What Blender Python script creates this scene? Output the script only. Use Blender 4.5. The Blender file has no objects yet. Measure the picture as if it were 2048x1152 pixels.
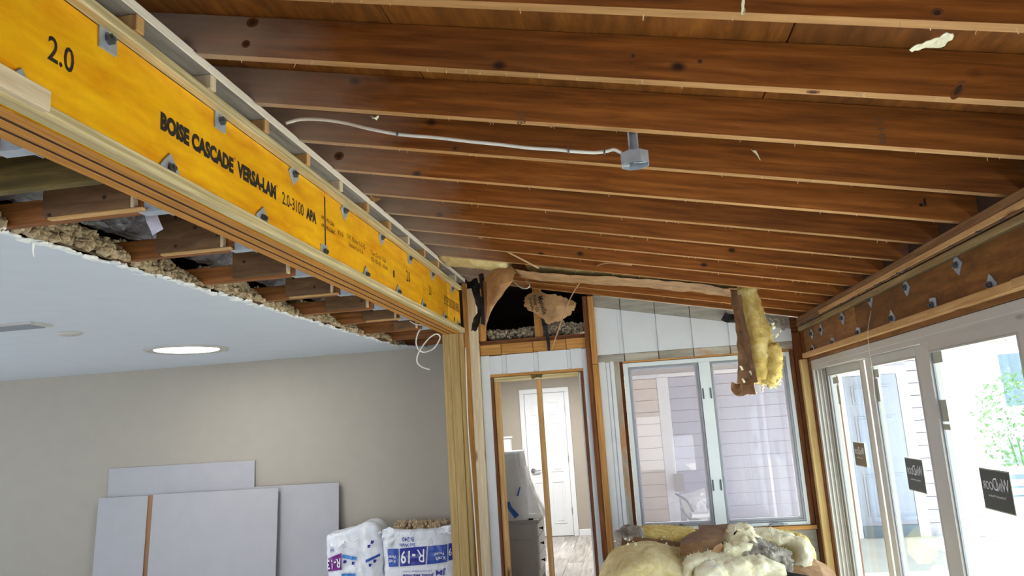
import bpy, bmesh, math, random
from mathutils import Vector, Matrix, noise
random.seed(11)
sc = bpy.context.scene
COL = sc.collection
H = 1.6                                   # eye height; all heights below are measured from the eye
PI = math.pi
# ------------------------------------------------------------------ camera
FPX = 1493.5
YAW, PITCH, ROLL = -0.138859669, 0.177913078, -0.0638569332
def cam_axes():
    cy, sy, cp, sp = math.cos(YAW), math.sin(YAW), math.cos(PITCH), math.sin(PITCH)
    f = Vector((sy*cp, cy*cp, sp)); r = Vector((cy, -sy, 0)); u = r.cross(f)
    cr, sr = math.cos(ROLL), math.sin(ROLL)
    return r*cr + u*sr, u*cr - r*sr, f
CR, CU, CF = cam_axes()
cam = bpy.data.cameras.new('camera'); cam.sensor_width = 36; cam.lens = 36*FPX/2048
cam.clip_start = 0.05; cam.clip_end = 300
camo = bpy.data.objects.new('camera', cam); COL.objects.link(camo)
camo.matrix_world = Matrix(((CR.x, CU.x, -CF.x, 0), (CR.y, CU.y, -CF.y, 0), (CR.z, CU.z, -CF.z, H), (0, 0, 0, 1)))
sc.camera = camo
def at(px, py, X=None, Y=None, Z=None):
    """the point of the plane X, Y or Z = const that stands at a photograph pixel (eye-relative)"""
    d = CF + CR*((px-1024)/FPX) - CU*((py-576)/FPX)
    k = X/d.x if X is not None else (Y/d.y if Y is not None else Z/d.z)
    return d*k
# ------------------------------------------------------------------ world, sun, exposure
def srgb(r, g, b):
    def f(c):
        c /= 255.0
        return c/12.92 if c <= 0.04045 else ((c+0.055)/1.055)**2.4
    return (f(r), f(g), f(b), 1.0)
w = bpy.data.worlds.new('sky'); sc.world = w; w.use_nodes = True
nt = w.node_tree; bgn = nt.nodes['Background']
sky = nt.nodes.new('ShaderNodeTexSky'); sky.sky_type = 'HOSEK_WILKIE'
sky.turbidity = 4.5; sky.ground_albedo = 0.5; sky.sun_direction = Vector((0.30, 0.15, 1.0)).normalized()
mixw = nt.nodes.new('ShaderNodeMix'); mixw.data_type = 'RGBA'; mixw.inputs[0].default_value = 0.75
nt.links.new(sky.outputs[0], mixw.inputs[6]); mixw.inputs[7].default_value = (0.86, 0.93, 1.0, 1)
nt.links.new(mixw.outputs[2], bgn.inputs[0]); bgn.inputs[1].default_value = 1.4
sun = bpy.data.lights.new('sun', 'SUN'); sun.energy = 9.0; sun.angle = 0.02; sun.color = (1.0, 0.95, 0.87)
suno = bpy.data.objects.new('sun', sun); COL.objects.link(suno)
suno.rotation_euler = Vector((0.30, 0.15, 1.0)).to_track_quat('Z', 'Y').to_euler()
vs = sc.view_settings; vs.view_transform = 'Standard'; vs.look = 'None'; vs.gamma = 1; vs.use_curve_mapping = False
vs.exposure = 1.75
sc.cycles.use_denoising = True
sc.cycles.max_bounces = 12; sc.cycles.diffuse_bounces = 6; sc.cycles.transparent_max_bounces = 24
sc.cycles.caustics_reflective = False; sc.cycles.caustics_refractive = False
def portal(x0, x1, y0, y1, z0, z1, d):
    """a light portal over an opening: helps sampling, gives off no light of its own"""
    l = bpy.data.lights.new('opening_portal', 'AREA'); l.shape = 'RECTANGLE'; l.cycles.is_portal = True
    o = bpy.data.objects.new('opening_portal', l); COL.objects.link(o)
    o.location = ((x0+x1)/2, (y0+y1)/2, H+(z0+z1)/2)
    o.rotation_euler = Vector(d).to_track_quat('-Z', 'Z').to_euler()
    l.size = max(y1-y0, x1-x0); l.size_y = z1-z0
portal(1.60, 1.60, 1.0, 6.2, -1.5, 0.3, (-1, 0, 0))
portal(-1.25, 1.4, -3.1, -3.1, -1.5, 0.95, (0, 1, 0))
portal(-7.5, -2.2, -3.1, -3.1, -1.5, 0.6, (0, 1, 0))
portal(-9.2, -9.2, -1.5, 6.0, -1.3, 0.5, (1, 0, 0))
portal(0.05, 1.35, 6.75, 6.75, -0.95, 0.42, (0, -1, 0))
# ------------------------------------------------------------------ object helpers
WM = {}
def link(o, M, parent=None):
    COL.objects.link(o)
    if parent is not None:
        o.parent = parent; o.matrix_parent_inverse = WM[parent.name].inverted()
    o.matrix_basis = M; WM[o.name] = M.copy()
    return o
def tag(o, label=None, cat=None, group=None, kind=None):
    if label: o['label'] = label
    if cat: o['category'] = cat
    if group: o['group'] = group
    if kind: o['kind'] = kind
    return o
def thing(name, loc, label, cat, group=None, kind=None):
    o = bpy.data.objects.new(name, None); o.empty_display_size = 0.05
    link(o, Matrix.Translation((loc[0], loc[1], loc[2]+H)))
    return tag(o, label, cat, group, kind)
def struct(name, label=None):
    o = bpy.data.objects.new(name, None); link(o, Matrix.Identity(4)); o['kind'] = 'structure'
    if label: o['label'] = label
    return o
def from_bm(name, bm, mat, parent=None, M=None, smooth=False):
    me = bpy.data.meshes.new(name)
    bmesh.ops.recalc_face_normals(bm, faces=bm.faces[:])
    bm.to_mesh(me); bm.free()
    return from_me(name, me, mat, parent, M, smooth)
def from_me(name, me, mat, parent=None, M=None, smooth=False):
    if mat is not None and not me.materials:
        for m in (mat if isinstance(mat, (list, tuple)) else [mat]): me.materials.append(m)
    if smooth:
        for p in me.polygons: p.use_smooth = True
    o = bpy.data.objects.new(name, me)
    return link(o, M if M is not None else Matrix.Translation((0, 0, H)), parent)
def raw(name, verts, faces, mat, parent=None, M=None, smooth=False):
    me = bpy.data.meshes.new(name); me.from_pydata([tuple(v) for v in verts], [], faces); me.validate()
    bm = bmesh.new(); bm.from_mesh(me); bmesh.ops.recalc_face_normals(bm, faces=bm.faces[:]); bm.to_mesh(me); bm.free()
    return from_me(name, me, mat, parent, M, smooth)
PERM = {0: Matrix.Identity(3), 1: Matrix(((0, -1, 0), (1, 0, 0), (0, 0, 1))), 2: Matrix(((0, 0, -1), (0, 1, 0), (1, 0, 0)))}
def box(name, x0, x1, y0, y1, z0, z1, mat, parent=None, bev=0.0025, axis=None, rot=None):
    """a sawn piece: its own x axis runs along its length (the grain)"""
    s = [abs(x1-x0), abs(y1-y0), abs(z1-z0)]
    a = axis if axis is not None else s.index(max(s))
    dims = (s[0], s[1], s[2]) if a == 0 else ((s[1], s[0], s[2]) if a == 1 else (s[2], s[1], s[0]))
    bm = bmesh.new(); bmesh.ops.create_cube(bm, size=1.0)
    bmesh.ops.scale(bm, vec=dims, verts=bm.verts[:])
    b = min(bev, min(dims)*0.3)
    if b > 0.0004: bmesh.ops.bevel(bm, geom=bm.edges[:], offset=b, segments=1, affect='EDGES')
    M = Matrix.Translation(((x0+x1)/2, (y0+y1)/2, (z0+z1)/2+H))
    if rot is not None: M = M @ rot.to_4x4()
    M = M @ PERM[a].to_4x4()
    return from_bm(name, bm, mat, parent, M)
def extr(name, poly, axis, a, b, mat, parent=None, grain=0):
    """polygon (u, v) pushed along axis 'x', 'y' or 'z' from a to b"""
    bm = bmesh.new()
    f = {'x': lambda u, v, t: (t, u, v), 'y': lambda u, v, t: (u, t, v), 'z': lambda u, v, t: (u, v, t)}[axis]
    A = [bm.verts.new(f(u, v, a)) for u, v in poly]; B = [bm.verts.new(f(u, v, b)) for u, v in poly]
    n = len(poly)
    bm.faces.new(A); bm.faces.new(B[::-1])
    for i in range(n): bm.faces.new((A[i], A[(i+1) % n], B[(i+1) % n], B[i]))
    M = Matrix.Translation((0, 0, H))
    if grain:
        P4 = PERM[grain].to_4x4(); bm.transform(P4.inverted()); M = M @ P4
    return from_bm(name, bm, mat, parent, M)
def bx(bm, x0, x1, y0, y1, z0, z1, bev=0):
    r = bmesh.ops.create_cube(bm, size=1.0)['verts']
    bmesh.ops.scale(bm, vec=(x1-x0, y1-y0, z1-z0), verts=r)
    bmesh.ops.translate(bm, vec=((x0+x1)/2, (y0+y1)/2, (z0+z1)/2), verts=r)
    if bev:
        bmesh.ops.bevel(bm, geom=list({e for v in r for e in v.link_edges}), offset=bev, segments=1, affect='EDGES')
def crom(P, n):
    P = [Vector(p) for p in P]
    if len(P) == 2: return [P[0].lerp(P[1], i/n) for i in range(n+1)]
    Q = [P[0]*2-P[1]] + P + [P[-1]*2-P[-2]]
    L = [0]
    for i in range(1, len(P)): L.append(L[-1]+(P[i]-P[i-1]).length)
    out = []
    for j in range(n+1):
        s = L[-1]*j/n; k = 0
        while k < len(P)-2 and s > L[k+1]: k += 1
        t = (s-L[k])/max(1e-6, L[k+1]-L[k]); a, b, c, d = Q[k], Q[k+1], Q[k+2], Q[k+3]
        out.append(0.5*((2*b)+(c-a)*t+(2*a-5*b+4*c-d)*t*t+(3*b-a-3*c+d)*t**3))
    return out
def tube(name, P, r, mat, parent=None, n=40, seg=8, taper=None, flat=1.0):
    pts = crom(P, n); verts = []; faces = []
    prev = None
    for i, p in enumerate(pts):
        T = (pts[min(i+1, n)]-pts[max(i-1, 0)]).normalized()
        if prev is None:
            prev = T.cross(Vector((0.2, 0.1, 1))).normalized()
            if prev.length < 0.1: prev = T.cross(Vector((1, 0, 0))).normalized()
        A = (prev - T*prev.dot(T)).normalized(); B = T.cross(A); prev = A
        rr = r if taper is None else r*(1+(taper-1)*i/n)
        for k in range(seg):
            a = 2*PI*k/seg; verts.append(p + A*(math.cos(a)*rr) + B*(math.sin(a)*rr*flat))
    for i in range(n):
        for k in range(seg):
            faces.append((i*seg+k, i*seg+(k+1) % seg, (i+1)*seg+(k+1) % seg, (i+1)*seg+k))
    faces.append(tuple(range(seg))[::-1]); faces.append(tuple(n*seg+k for k in range(seg)))
    return raw(name, verts, faces, mat, parent, smooth=True)
def lathe(name, prof, c, mat, parent=None, seg=24, axis='z', smooth=True):
    verts, faces = [], []
    for r, h in prof:
        for k in range(seg):
            a = 2*PI*k/seg; u, v = r*math.cos(a), r*math.sin(a)
            verts.append({'z': (u, v, h), 'x': (h, u, v), 'y': (u, h, v)}[axis])
    for i in range(len(prof)-1):
        for k in range(seg):
            faces.append((i*seg+k, i*seg+(k+1) % seg, (i+1)*seg+(k+1) % seg, (i+1)*seg+k))
    faces.append(tuple(range(seg))); faces.append(tuple((len(prof)-1)*seg+k for k in range(seg))[::-1])
    return raw(name, verts, faces, mat, parent, Matrix.Translation((c[0], c[1], c[2]+H)), smooth)
ICO = None
class Crumbs:
    """many small irregular lumps gathered into one mesh"""
    def __init__(self): self.v = []; self.f = []
    def add(self, c, s, sx=1.0, sy=1.0, sz=1.0, jit=None):
        global ICO
        if ICO is None:
            b = bmesh.new(); bmesh.ops.create_icosphere(b, subdivisions=1, radius=1.0); ICO = ([v.co.copy() for v in b.verts], [tuple(v.index for v in f.verts) for f in b.faces]); b.free()
        n = len(self.v)
        for q in ICO[0]:
            k = s*(jit.uniform(.6, 1.4) if jit else 1.0); self.v.append((c[0]+q.x*sx*k, c[1]+q.y*sy*k, c[2]+q.z*sz*k))
        self.f += [tuple(n+i for i in f) for f in ICO[1]]
    def build(self, name, mat, parent=None):
        me = bpy.data.meshes.new(name); me.from_pydata(self.v, [], self.f); return from_me(name, me, mat, parent)
def fbm(p, s, seed=0.0):
    q = Vector((p[0]*s+seed*7.3, p[1]*s-seed*3.1, p[2]*s+seed*1.7))
    return noise.noise(q)*0.6 + noise.noise(q*2.1)*0.28 + noise.noise(q*4.3)*0.16
def slab(name, P, wd, w, t, mat, parent=None, n=28, m=22, amp=0.012, seed=1.0, fs=9.0, sq=4.0, taper=None, endamp=0.03, fuzz=900, crease=.4):
    """a soft batt swept along P; wd = direction(s) of its width"""
    pts = crom(P, n)
    wds = crom(wd, n) if isinstance(wd, list) else [Vector(wd)]*(n+1)
    verts, faces = [], []
    for i, p in enumerate(pts):
        T = (pts[min(i+1, n)]-pts[max(i-1, 0)]).normalized()
        W_ = (wds[i]-T*wds[i].dot(T)).normalized(); N = T.cross(W_)
        e = 1.0
        if i == 0 or i == n: e = 0.80
        if taper: e *= taper(i/n)
        for k in range(m):
            a = 2*PI*k/m; c, s = math.cos(a), math.sin(a)
            d = (abs(c)**sq+abs(s)**sq)**(-1/sq)
            q = p + W_*(c*d*w/2*e) + N*(s*d*t/2*(e if i not in (0, n) else e*0.85))
            rad = (W_*c + N*s)
            q = q + rad*(amp*2.0*fbm(q, fs, seed)) + rad*(amp*crease*(1-2*abs(noise.noise(q*fs*2.2+Vector((0, seed, 0))))))+ N*(amp*1.4*noise.noise(q*3.2+Vector((seed, 0, 0))))
            if i in (0, 1, n-1, n): q = q + T*(endamp*fbm(q, fs*1.6, seed+2))
            verts.append(q)
    for i in range(n):
        for k in range(m):
            faces.append((i*m+k, i*m+(k+1) % m, (i+1)*m+(k+1) % m, (i+1)*m+k))
    for i, base in ((0, 0), (n, n*m)):
        c = Vector((0, 0, 0))
        for k in range(m): c += verts[base+k]
        c /= m; T = (pts[1]-pts[0]).normalized()*(-1 if i == 0 else 1)
        verts.append(c + T*0.01); ci = len(verts)-1
        for k in range(m): faces.append((ci, base+k, base+(k+1) % m))
    fz = random.Random(int(seed*10))
    for _ in range(fuzz):                              # loose glass fibres standing off the surface
        i = fz.randrange(n+1); k = fz.randrange(m); j = (k+1) % m; q = verts[i*m+k].lerp(verts[i*m+j], fz.random())
        if i < n: q = q.lerp(verts[(i+1)*m+k].lerp(verts[(i+1)*m+j], fz.random()), fz.random())
        o_ = (q - pts[i]).normalized(); d = (o_*fz.uniform(.25, .8) + Vector((fz.uniform(-1, 1), fz.uniform(-1, 1), fz.uniform(-1, 1)))*.75).normalized()*fz.uniform(.008, .026)
        s = d.cross(Vector((fz.uniform(-1, 1), fz.uniform(-1, 1), fz.uniform(-1, 1)))).normalized()*fz.uniform(.0012, .0045)
        b = len(verts); verts += [q-s-o_*.004, q+s-o_*.004, q+d]; faces.append((b, b+1, b+2))
    return raw(name, verts, faces, mat, parent, smooth=True)
def sheet(name, P, wd, w, mat, parent=None, n=24, m=10, crumple=0.004, seed=1.0, fs=8.0, off=0.0, th=0.002, ragged=0.0, taper=None, curl=0.0, smooth=False):
    """a paper or foil sheet swept along P, off = how far it lies off the line"""
    pts = crom(P, n)
    wds = crom(wd, n) if isinstance(wd, list) else [Vector(wd)]*(n+1)
    top, bot = [], []
    for i, p in enumerate(pts):
        T = (pts[min(i+1, n)]-pts[max(i-1, 0)]).normalized()
        W_ = (wds[i]-T*wds[i].dot(T)).normalized(); N = T.cross(W_)
        tw = taper(i/n) if taper else 1.0
        for k in range(m+1):
            s = k/m-0.5
            q = p + W_*(s*w*tw) + N*(off + curl*4*s*s)
            q = q + N*(crumple*2*fbm(q, fs, seed))
            if ragged and i in (0, n): q = q + T*(ragged*fbm(q, 18, seed+5)*2)
            if ragged and k in (0, m): q = q + W_*(ragged*fbm(q, 14, seed+3))
            top.append(q); bot.append(q - N*th)
    verts = top + bot; B = len(top); faces = []; r = m+1
    for i in range(n):
        for k in range(m):
            a, b, c, d = i*r+k, i*r+k+1, (i+1)*r+k+1, (i+1)*r+k
            faces.append((a, b, c, d)); faces.append((B+d, B+c, B+b, B+a))
    for k in range(m):
        faces.append((k, B+k, B+k+1, k+1)); faces.append((n*r+k, n*r+k+1, B+n*r+k+1, B+n*r+k))
    for i in range(n):
        faces.append((i*r, (i+1)*r, B+(i+1)*r, B+i*r)); faces.append((i*r+m, B+i*r+m, B+(i+1)*r+m, (i+1)*r+m))
    return raw(name, verts, faces, mat, parent, smooth=smooth)
# ------------------------------------------------------------------ lettering
TX = {}
def load_text(strings):
    objs = []
    for s, bold in strings:
        c = bpy.data.curves.new('lettering', 'FONT'); c.body = s; c.size = 1.0; c.resolution_u = 3; c.offset = bold; c.extrude = 0.0
        o = bpy.data.objects.new('lettering', c); COL.objects.link(o); objs.append((s, bold, o, c))
    bpy.context.view_layer.update(); dg = bpy.context.evaluated_depsgraph_get()
    for s, bold, o, c in objs:
        me = o.evaluated_get(dg).to_mesh()
        vs_ = [v.co.copy() for v in me.vertices]; fs = [tuple(p.vertices) for p in me.polygons]
        o.evaluated_get(dg).to_mesh_clear()
        x0 = min(v.x for v in vs_); x1 = max(v.x for v in vs_); y0 = min(v.y for v in vs_); y1 = max(v.y for v in vs_)
        TX[s] = ([((v.x-x0)/(x1-x0), (v.y-y0)/(y1-y0)) for v in vs_], fs)
    for s, bold, o, c in objs:
        bpy.data.objects.remove(o); bpy.data.curves.remove(c)
def letter(s, fn, mat, parent, name='lettering', M=None):
    """flat print: fn(u, v) maps the unit box of the line of text onto the surface"""
    vs_, fs = TX[s]
    me = bpy.data.meshes.new(name); me.from_pydata([tuple(fn(u, v)) for u, v in vs_], [], fs)
    return from_me(name, me, mat, parent, M)
# ------------------------------------------------------------------ materials
def newmat(name):
    m = bpy.data.materials.new(name); m.use_nodes = True
    t = m.node_tree; b = t.nodes['Principled BSDF']
    return m, t, b
def nd(t, typ, **kw):
    n = t.nodes.new(typ)
    for k, v in kw.items(): setattr(n, k, v)
    return n
def mixc(t, fac, a, b, mode='MIX'):
    n = nd(t, 'ShaderNodeMix', data_type='RGBA', blend_type=mode)
    for i, v in ((0, fac), (6, a), (7, b)):
        if hasattr(v, 'is_linked') or hasattr(v, 'links'): t.links.new(v, n.inputs[i])
        else: n.inputs[i].default_value = v
    return n.outputs[2]
def ramp(t, src, stops):
    r = nd(t, 'ShaderNodeValToRGB'); e = r.color_ramp.elements
    while len(e) < len(stops): e.new(0.5)
    for i, (p, c) in enumerate(stops): e[i].position = p; e[i].color = c if len(c) == 4 else (*c, 1)
    t.links.new(src, r.inputs[0]); return r.outputs[0]
def coords(t, scale=(1, 1, 1), rand=True, kind='Object'):
    tc = nd(t, 'ShaderNodeTexCoord'); mp = nd(t, 'ShaderNodeMapping'); mp.inputs['Scale'].default_value = scale
    src = tc.outputs[kind]
    if rand:
        oi = nd(t, 'ShaderNodeObjectInfo'); mu = nd(t, 'ShaderNodeMath', operation='MULTIPLY'); mu.inputs[1].default_value = 43.0
        t.links.new(oi.outputs['Random'], mu.inputs[0])
        ad = nd(t, 'ShaderNodeVectorMath', operation='ADD'); t.links.new(src, ad.inputs[0]); t.links.new(mu.outputs[0], ad.inputs[1]); src = ad.outputs[0]
    t.links.new(src, mp.inputs['Vector']); return mp.outputs[0]
def noi(t, vec, scale=5, detail=4, rough=0.55, dist=0.0):
    n = nd(t, 'ShaderNodeTexNoise'); t.links.new(vec, n.inputs['Vector'])
    n.inputs['Scale'].default_value = scale; n.inputs['Detail'].default_value = detail
    n.inputs['Roughness'].default_value = rough; n.inputs['Distortion'].default_value = dist
    return n.outputs[0]
def bump(t, b, h, strength=0.3, dist=0.01):
    n = nd(t, 'ShaderNodeBump'); n.inputs['Strength'].default_value = strength; n.inputs['Distance'].default_value = dist
    t.links.new(h, n.inputs['Height']); t.links.new(n.outputs[0], b.inputs['Normal'])
def plain(name, c, rough=0.6, metal=0.0, var=0.0, vs_=6.0, bmp=0.0, bs=40.0, spec=None):
    m, t, b = newmat(name)
    b.inputs['Roughness'].default_value = rough; b.inputs['Metallic'].default_value = metal
    if spec is not None: b.inputs['Specular IOR Level'].default_value = spec
    v = coords(t, rand=False)
    if var:
        lo = tuple(x*(1-var) for x in c[:3])+(1,); hi = tuple(min(1, x*(1+var)) for x in c[:3])+(1,)
        t.links.new(ramp(t, noi(t, v, vs_, 5), [(0.3, lo), (0.7, hi)]), b.inputs['Base Color'])
    else: b.inputs['Base Color'].default_value = c
    if bmp: bump(t, b, noi(t, v, bs, 4), bmp, 0.004)
    return m
def wood(name, dark, light, grain=(1.1, 16, 16), rings=0.35, ringscale=3.0, ringdist=6.0, knots=0.6, kn=(1.6, 6, 6), kcol=None, rough=0.65, tone=0.22, spray=False, dirt=None, spec=0.3):
    m, t, b = newmat(name); b.inputs['Roughness'].default_value = rough; b.inputs['Specular IOR Level'].default_value = spec
    g = noi(t, coords(t, grain), 3.0, 6, 0.62, 0.4)
    c = ramp(t, g, [(0.32, dark), (0.68, light)])
    if rings:
        wv = nd(t, 'ShaderNodeTexWave', wave_type='BANDS', bands_direction='Z'); t.links.new(coords(t, (0.35, 3.0, 3.0)), wv.inputs['Vector'])
        wv.inputs['Scale'].default_value = ringscale; wv.inputs['Distortion'].default_value = ringdist
        wv.inputs['Detail'].default_value = 2.0; wv.inputs['Detail Scale'].default_value = 0.8
        rm = nd(t, 'ShaderNodeMath', operation='MULTIPLY'); rm.inputs[1].default_value = rings; t.links.new(wv.outputs['Fac'], rm.inputs[0])
        c = mixc(t, rm.outputs[0], c, tuple(x*0.78 for x in dark[:3])+(1,))
    tv = noi(t, coords(t, (0.5, 2, 2)), 1.6, 3)
    c = mixc(t, 1.0, c, ramp(t, tv, [(0.3, (1-tone,)*3), (0.7, (1+tone*0.5,)*3)]), 'MULTIPLY')
    oi = nd(t, 'ShaderNodeObjectInfo')
    c = mixc(t, 1.0, c, ramp(t, oi.outputs['Random'], [(0.0, (0.88, 0.86, 0.84)), (1.0, (1.1, 1.1, 1.1))]), 'MULTIPLY')
    if knots:
        sv = nd(t, 'ShaderNodeSeparateXYZ'); t.links.new(coords(t, kn), sv.inputs[0]); sa = nd(t, 'ShaderNodeMath', operation='ADD'); cv_ = nd(t, 'ShaderNodeCombineXYZ')
        t.links.new(sv.outputs[1], sa.inputs[0]); t.links.new(sv.outputs[2], sa.inputs[1]); t.links.new(sv.outputs[0], cv_.inputs[0]); t.links.new(sa.outputs[0], cv_.inputs[1])
        vo = nd(t, 'ShaderNodeTexVoronoi', feature='F1', voronoi_dimensions='2D'); t.links.new(cv_.outputs[0], vo.inputs['Vector']); vo.inputs['Scale'].default_value = 1.0
        vo.inputs['Randomness'].default_value = 0.95
        k1 = ramp(t, vo.outputs['Distance'], [(0.035, (1, 1, 1)), (0.11, (0, 0, 0))])
        sp = nd(t, 'ShaderNodeSeparateColor'); t.links.new(vo.outputs['Color'], sp.inputs[0])
        k2 = ramp(t, sp.outputs[0], [(1-knots*0.7, (0, 0, 0)), (1-knots*0.7+0.02, (1, 1, 1))])
        mm = nd(t, 'ShaderNodeMath', operation='MULTIPLY'); t.links.new(k1, mm.inputs[0]); t.links.new(k2, mm.inputs[1])
        c = mixc(t, mm.outputs[0], c, kcol or tuple(x*0.35 for x in dark[:3])+(1,))
    if dirt:
        dv = noi(t, coords(t, (1.2, 3, 3)), 2.2, 6, 0.7)
        c = mixc(t, ramp(t, dv, [(0.50, (0, 0, 0)), (0.66, (0.8, 0.8, 0.8))]), c, dirt)
    if spray:                                    # grey-white overspray left near both ends of the rafters
        tc = nd(t, 'ShaderNodeTexCoord'); sx = nd(t, 'ShaderNodeSeparateXYZ'); t.links.new(tc.outputs['Object'], sx.inputs[0])
        n2 = nd(t, 'ShaderNodeMath', operation='MULTIPLY_ADD'); t.links.new(noi(t, coords(t, (3, 3, 6)), 1.5, 4), n2.inputs[0])
        n2.inputs[1].default_value = 0.45; t.links.new(sx.outputs[0], n2.inputs[2])
        e = ramp(t, n2.outputs[0], [(0.0, (0, 0, 0)), (1.0, (1, 1, 1))])
        mr = nd(t, 'ShaderNodeMapRange'); t.links.new(n2.outputs[0], mr.inputs[0]); mr.inputs[1].default_value = -0.78; mr.inputs[2].default_value = -1.25
        mr.inputs[3].default_value = 0.0; mr.inputs[4].default_value = 0.50
        mr2 = nd(t, 'ShaderNodeMapRange'); t.links.new(n2.outputs[0], mr2.inputs[0]); mr2.inputs[1].default_value = 1.58; mr2.inputs[2].default_value = 1.85
        mr2.inputs[3].default_value = 0.0; mr2.inputs[4].default_value = 0.32
        mx = nd(t, 'ShaderNodeMath', operation='MAXIMUM'); t.links.new(mr.outputs[0], mx.inputs[0]); t.links.new(mr2.outputs[0], mx.inputs[1])
        c = mixc(t, mx.outputs[0], c, srgb(186, 178, 168))
    t.links.new(c, b.inputs['Base Color'])
    bump(t, b, g, 0.25, 0.002)
    return m
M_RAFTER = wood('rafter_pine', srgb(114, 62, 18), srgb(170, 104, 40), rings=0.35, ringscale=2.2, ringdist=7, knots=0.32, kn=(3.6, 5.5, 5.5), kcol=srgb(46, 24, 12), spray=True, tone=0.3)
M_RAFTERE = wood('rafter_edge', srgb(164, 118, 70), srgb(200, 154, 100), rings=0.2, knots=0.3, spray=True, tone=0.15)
M_DECK = wood('deck_plywood', srgb(112, 64, 22), srgb(160, 100, 40), grain=(2.0, 9, 9), rings=0.35, ringscale=1.2, ringdist=14, knots=0.5, kn=(2, 3, 3), kcol=srgb(80, 38, 12), tone=0.3)
M_LVL = wood('lvl_face', srgb(222, 146, 4), srgb(250, 194, 24), grain=(1.3, 4.5, 4.5), rings=0.20, ringscale=1.6, ringdist=18, knots=0.0, kn=(1.5, 3, 3), kcol=srgb(176, 92, 8), rough=0.42, tone=0.14, spec=0.4)
M_LVLE = wood('lvl_edge', srgb(154, 100, 36), srgb(206, 144, 62), grain=(1.0, 60, 60), rings=0.0, knots=0.0, tone=0.15)
M_LVLOLD = wood('old_lvl_face', srgb(112, 72, 30), srgb(158, 106, 50), grain=(1.0, 9, 9), rings=0.2, ringscale=1.4, ringdist=9, knots=0.2, kn=(1.5, 3, 3), tone=0.3, dirt=srgb(86, 54, 30))
M_TREAT = wood('treated_pine', srgb(182, 162, 114), srgb(234, 220, 180), grain=(0.8, 20, 20), rings=0.6, ringscale=4.2, ringdist=4.0, knots=0.3, kcol=srgb(84, 62, 34), tone=0.18)
M_POST = wood('treated_post', srgb(168, 138, 86), srgb(206, 178, 122), grain=(0.8, 14, 14), rings=0.28, ringscale=2.6, ringdist=3.5, knots=0.35, kcol=srgb(70, 46, 22), tone=0.18)
M_PINE = wood('new_pine', srgb(186, 140, 84), srgb(222, 182, 126), grain=(1.0, 14, 14), rings=0.3, ringscale=2.6, ringdist=5, knots=0.4, kcol=srgb(110, 62, 28), tone=0.14)
M_PALE = wood('pale_spruce', srgb(206, 184, 150), srgb(232, 216, 188), grain=(1.0, 16, 16), rings=0.2, knots=0.25, kcol=srgb(120, 84, 52), tone=0.10)
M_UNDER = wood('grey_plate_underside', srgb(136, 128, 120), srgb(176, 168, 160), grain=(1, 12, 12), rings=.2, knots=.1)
M_IVORY = wood('painted_plate', srgb(222, 212, 196), srgb(240, 232, 220), grain=(1.0, 12, 12), rings=0.1, knots=0.1, kcol=srgb(150, 130, 110), tone=0.08)
M_STUD = wood('orange_fir', srgb(170, 116, 56), srgb(212, 160, 92), grain=(0.9, 18, 18), rings=0.35, ringscale=3.4, ringdist=3, knots=0.35, kcol=srgb(84, 42, 16), tone=0.2)
M_OLDWOOD = wood('old_stained_fir', srgb(92, 52, 26), srgb(146, 90, 46), grain=(0.9, 16, 16), rings=0.35, ringscale=3, ringdist=3, knots=0.3, tone=0.25)
M_CHORD = wood('joist_fir', srgb(122, 74, 36), srgb(176, 114, 60), grain=(0.9, 16, 16), rings=0.35, ringscale=3, ringdist=4, knots=0.3, tone=0.25)
M_SCAB = wood('old_plywood_scab', srgb(92, 66, 42), srgb(136, 102, 70), grain=(1.6, 9, 9), rings=0.2, ringscale=2, ringdist=6, knots=0.7, kn=(9, 9, 9), kcol=srgb(46, 30, 18), tone=0.3)
M_OLDTREAT = wood('old_treated', srgb(74, 62, 30), srgb(132, 112, 58), grain=(1.0, 10, 10), rings=0.5, ringscale=2, ringdist=6, knots=0.2, tone=0.3)
M_LILAC = plain('pale_lilac', srgb(226, 222, 240), 0.4)
M_TREAT2 = wood('grey_treated', srgb(130, 108, 70), srgb(176, 152, 108), grain=(0.8, 12, 12), rings=0.3, knots=0.1, tone=0.2)
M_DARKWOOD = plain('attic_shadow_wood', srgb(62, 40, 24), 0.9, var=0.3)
M_RIM = wood('grey_brown_rim', srgb(118, 84, 52), srgb(160, 122, 82), grain=(0.9, 14, 14), rings=0.3, knots=0.25, tone=0.25)
M_METAL = plain('galvanized_steel', srgb(172, 180, 190), 0.42, 0.35, var=0.12, vs_=30)
M_BOLT = plain('dark_bolt', srgb(92, 96, 102), 0.4, 0.4)
M_GAP = plain('ply_gap_brown', srgb(58, 28, 12), 0.9)
M_INK2 = plain('grey_ink', srgb(96, 76, 60), 0.7)
M_PALEK = plain('tan_strip', srgb(190, 150, 112), 0.6)
M_INK = plain('black_ink', srgb(30, 24, 12), 0.7)
M_CEIL = plain('ceiling_drywall', srgb(212, 219, 228), 0.8, var=0.02, bmp=0.06, bs=120)
M_GYP = plain('broken_gypsum', srgb(238, 238, 236), 0.9, bmp=0.5, bs=60)
M_WALL = plain('greige_paint', srgb(168, 161, 149), 0.75, var=0.02, bmp=0.05, bs=150)
M_SHEET = plain('drywall_paper', srgb(172, 171, 176), 0.85, var=0.03)
M_SHEETE = plain('drywall_edge', srgb(228, 228, 224), 0.9)
M_CARD = plain('brown_board_back', srgb(158, 122, 92), 0.85, var=0.06)
M_WHITE = plain('white_paint', srgb(226, 230, 234), 0.5, var=0.02)
M_SIDING = plain('white_siding_paint', srgb(214, 219, 226), 0.6, var=0.03, bmp=0.12, bs=60)
M_VINYL = plain('white_vinyl', srgb(188, 184, 178), 0.4, var=0.02)
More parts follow.
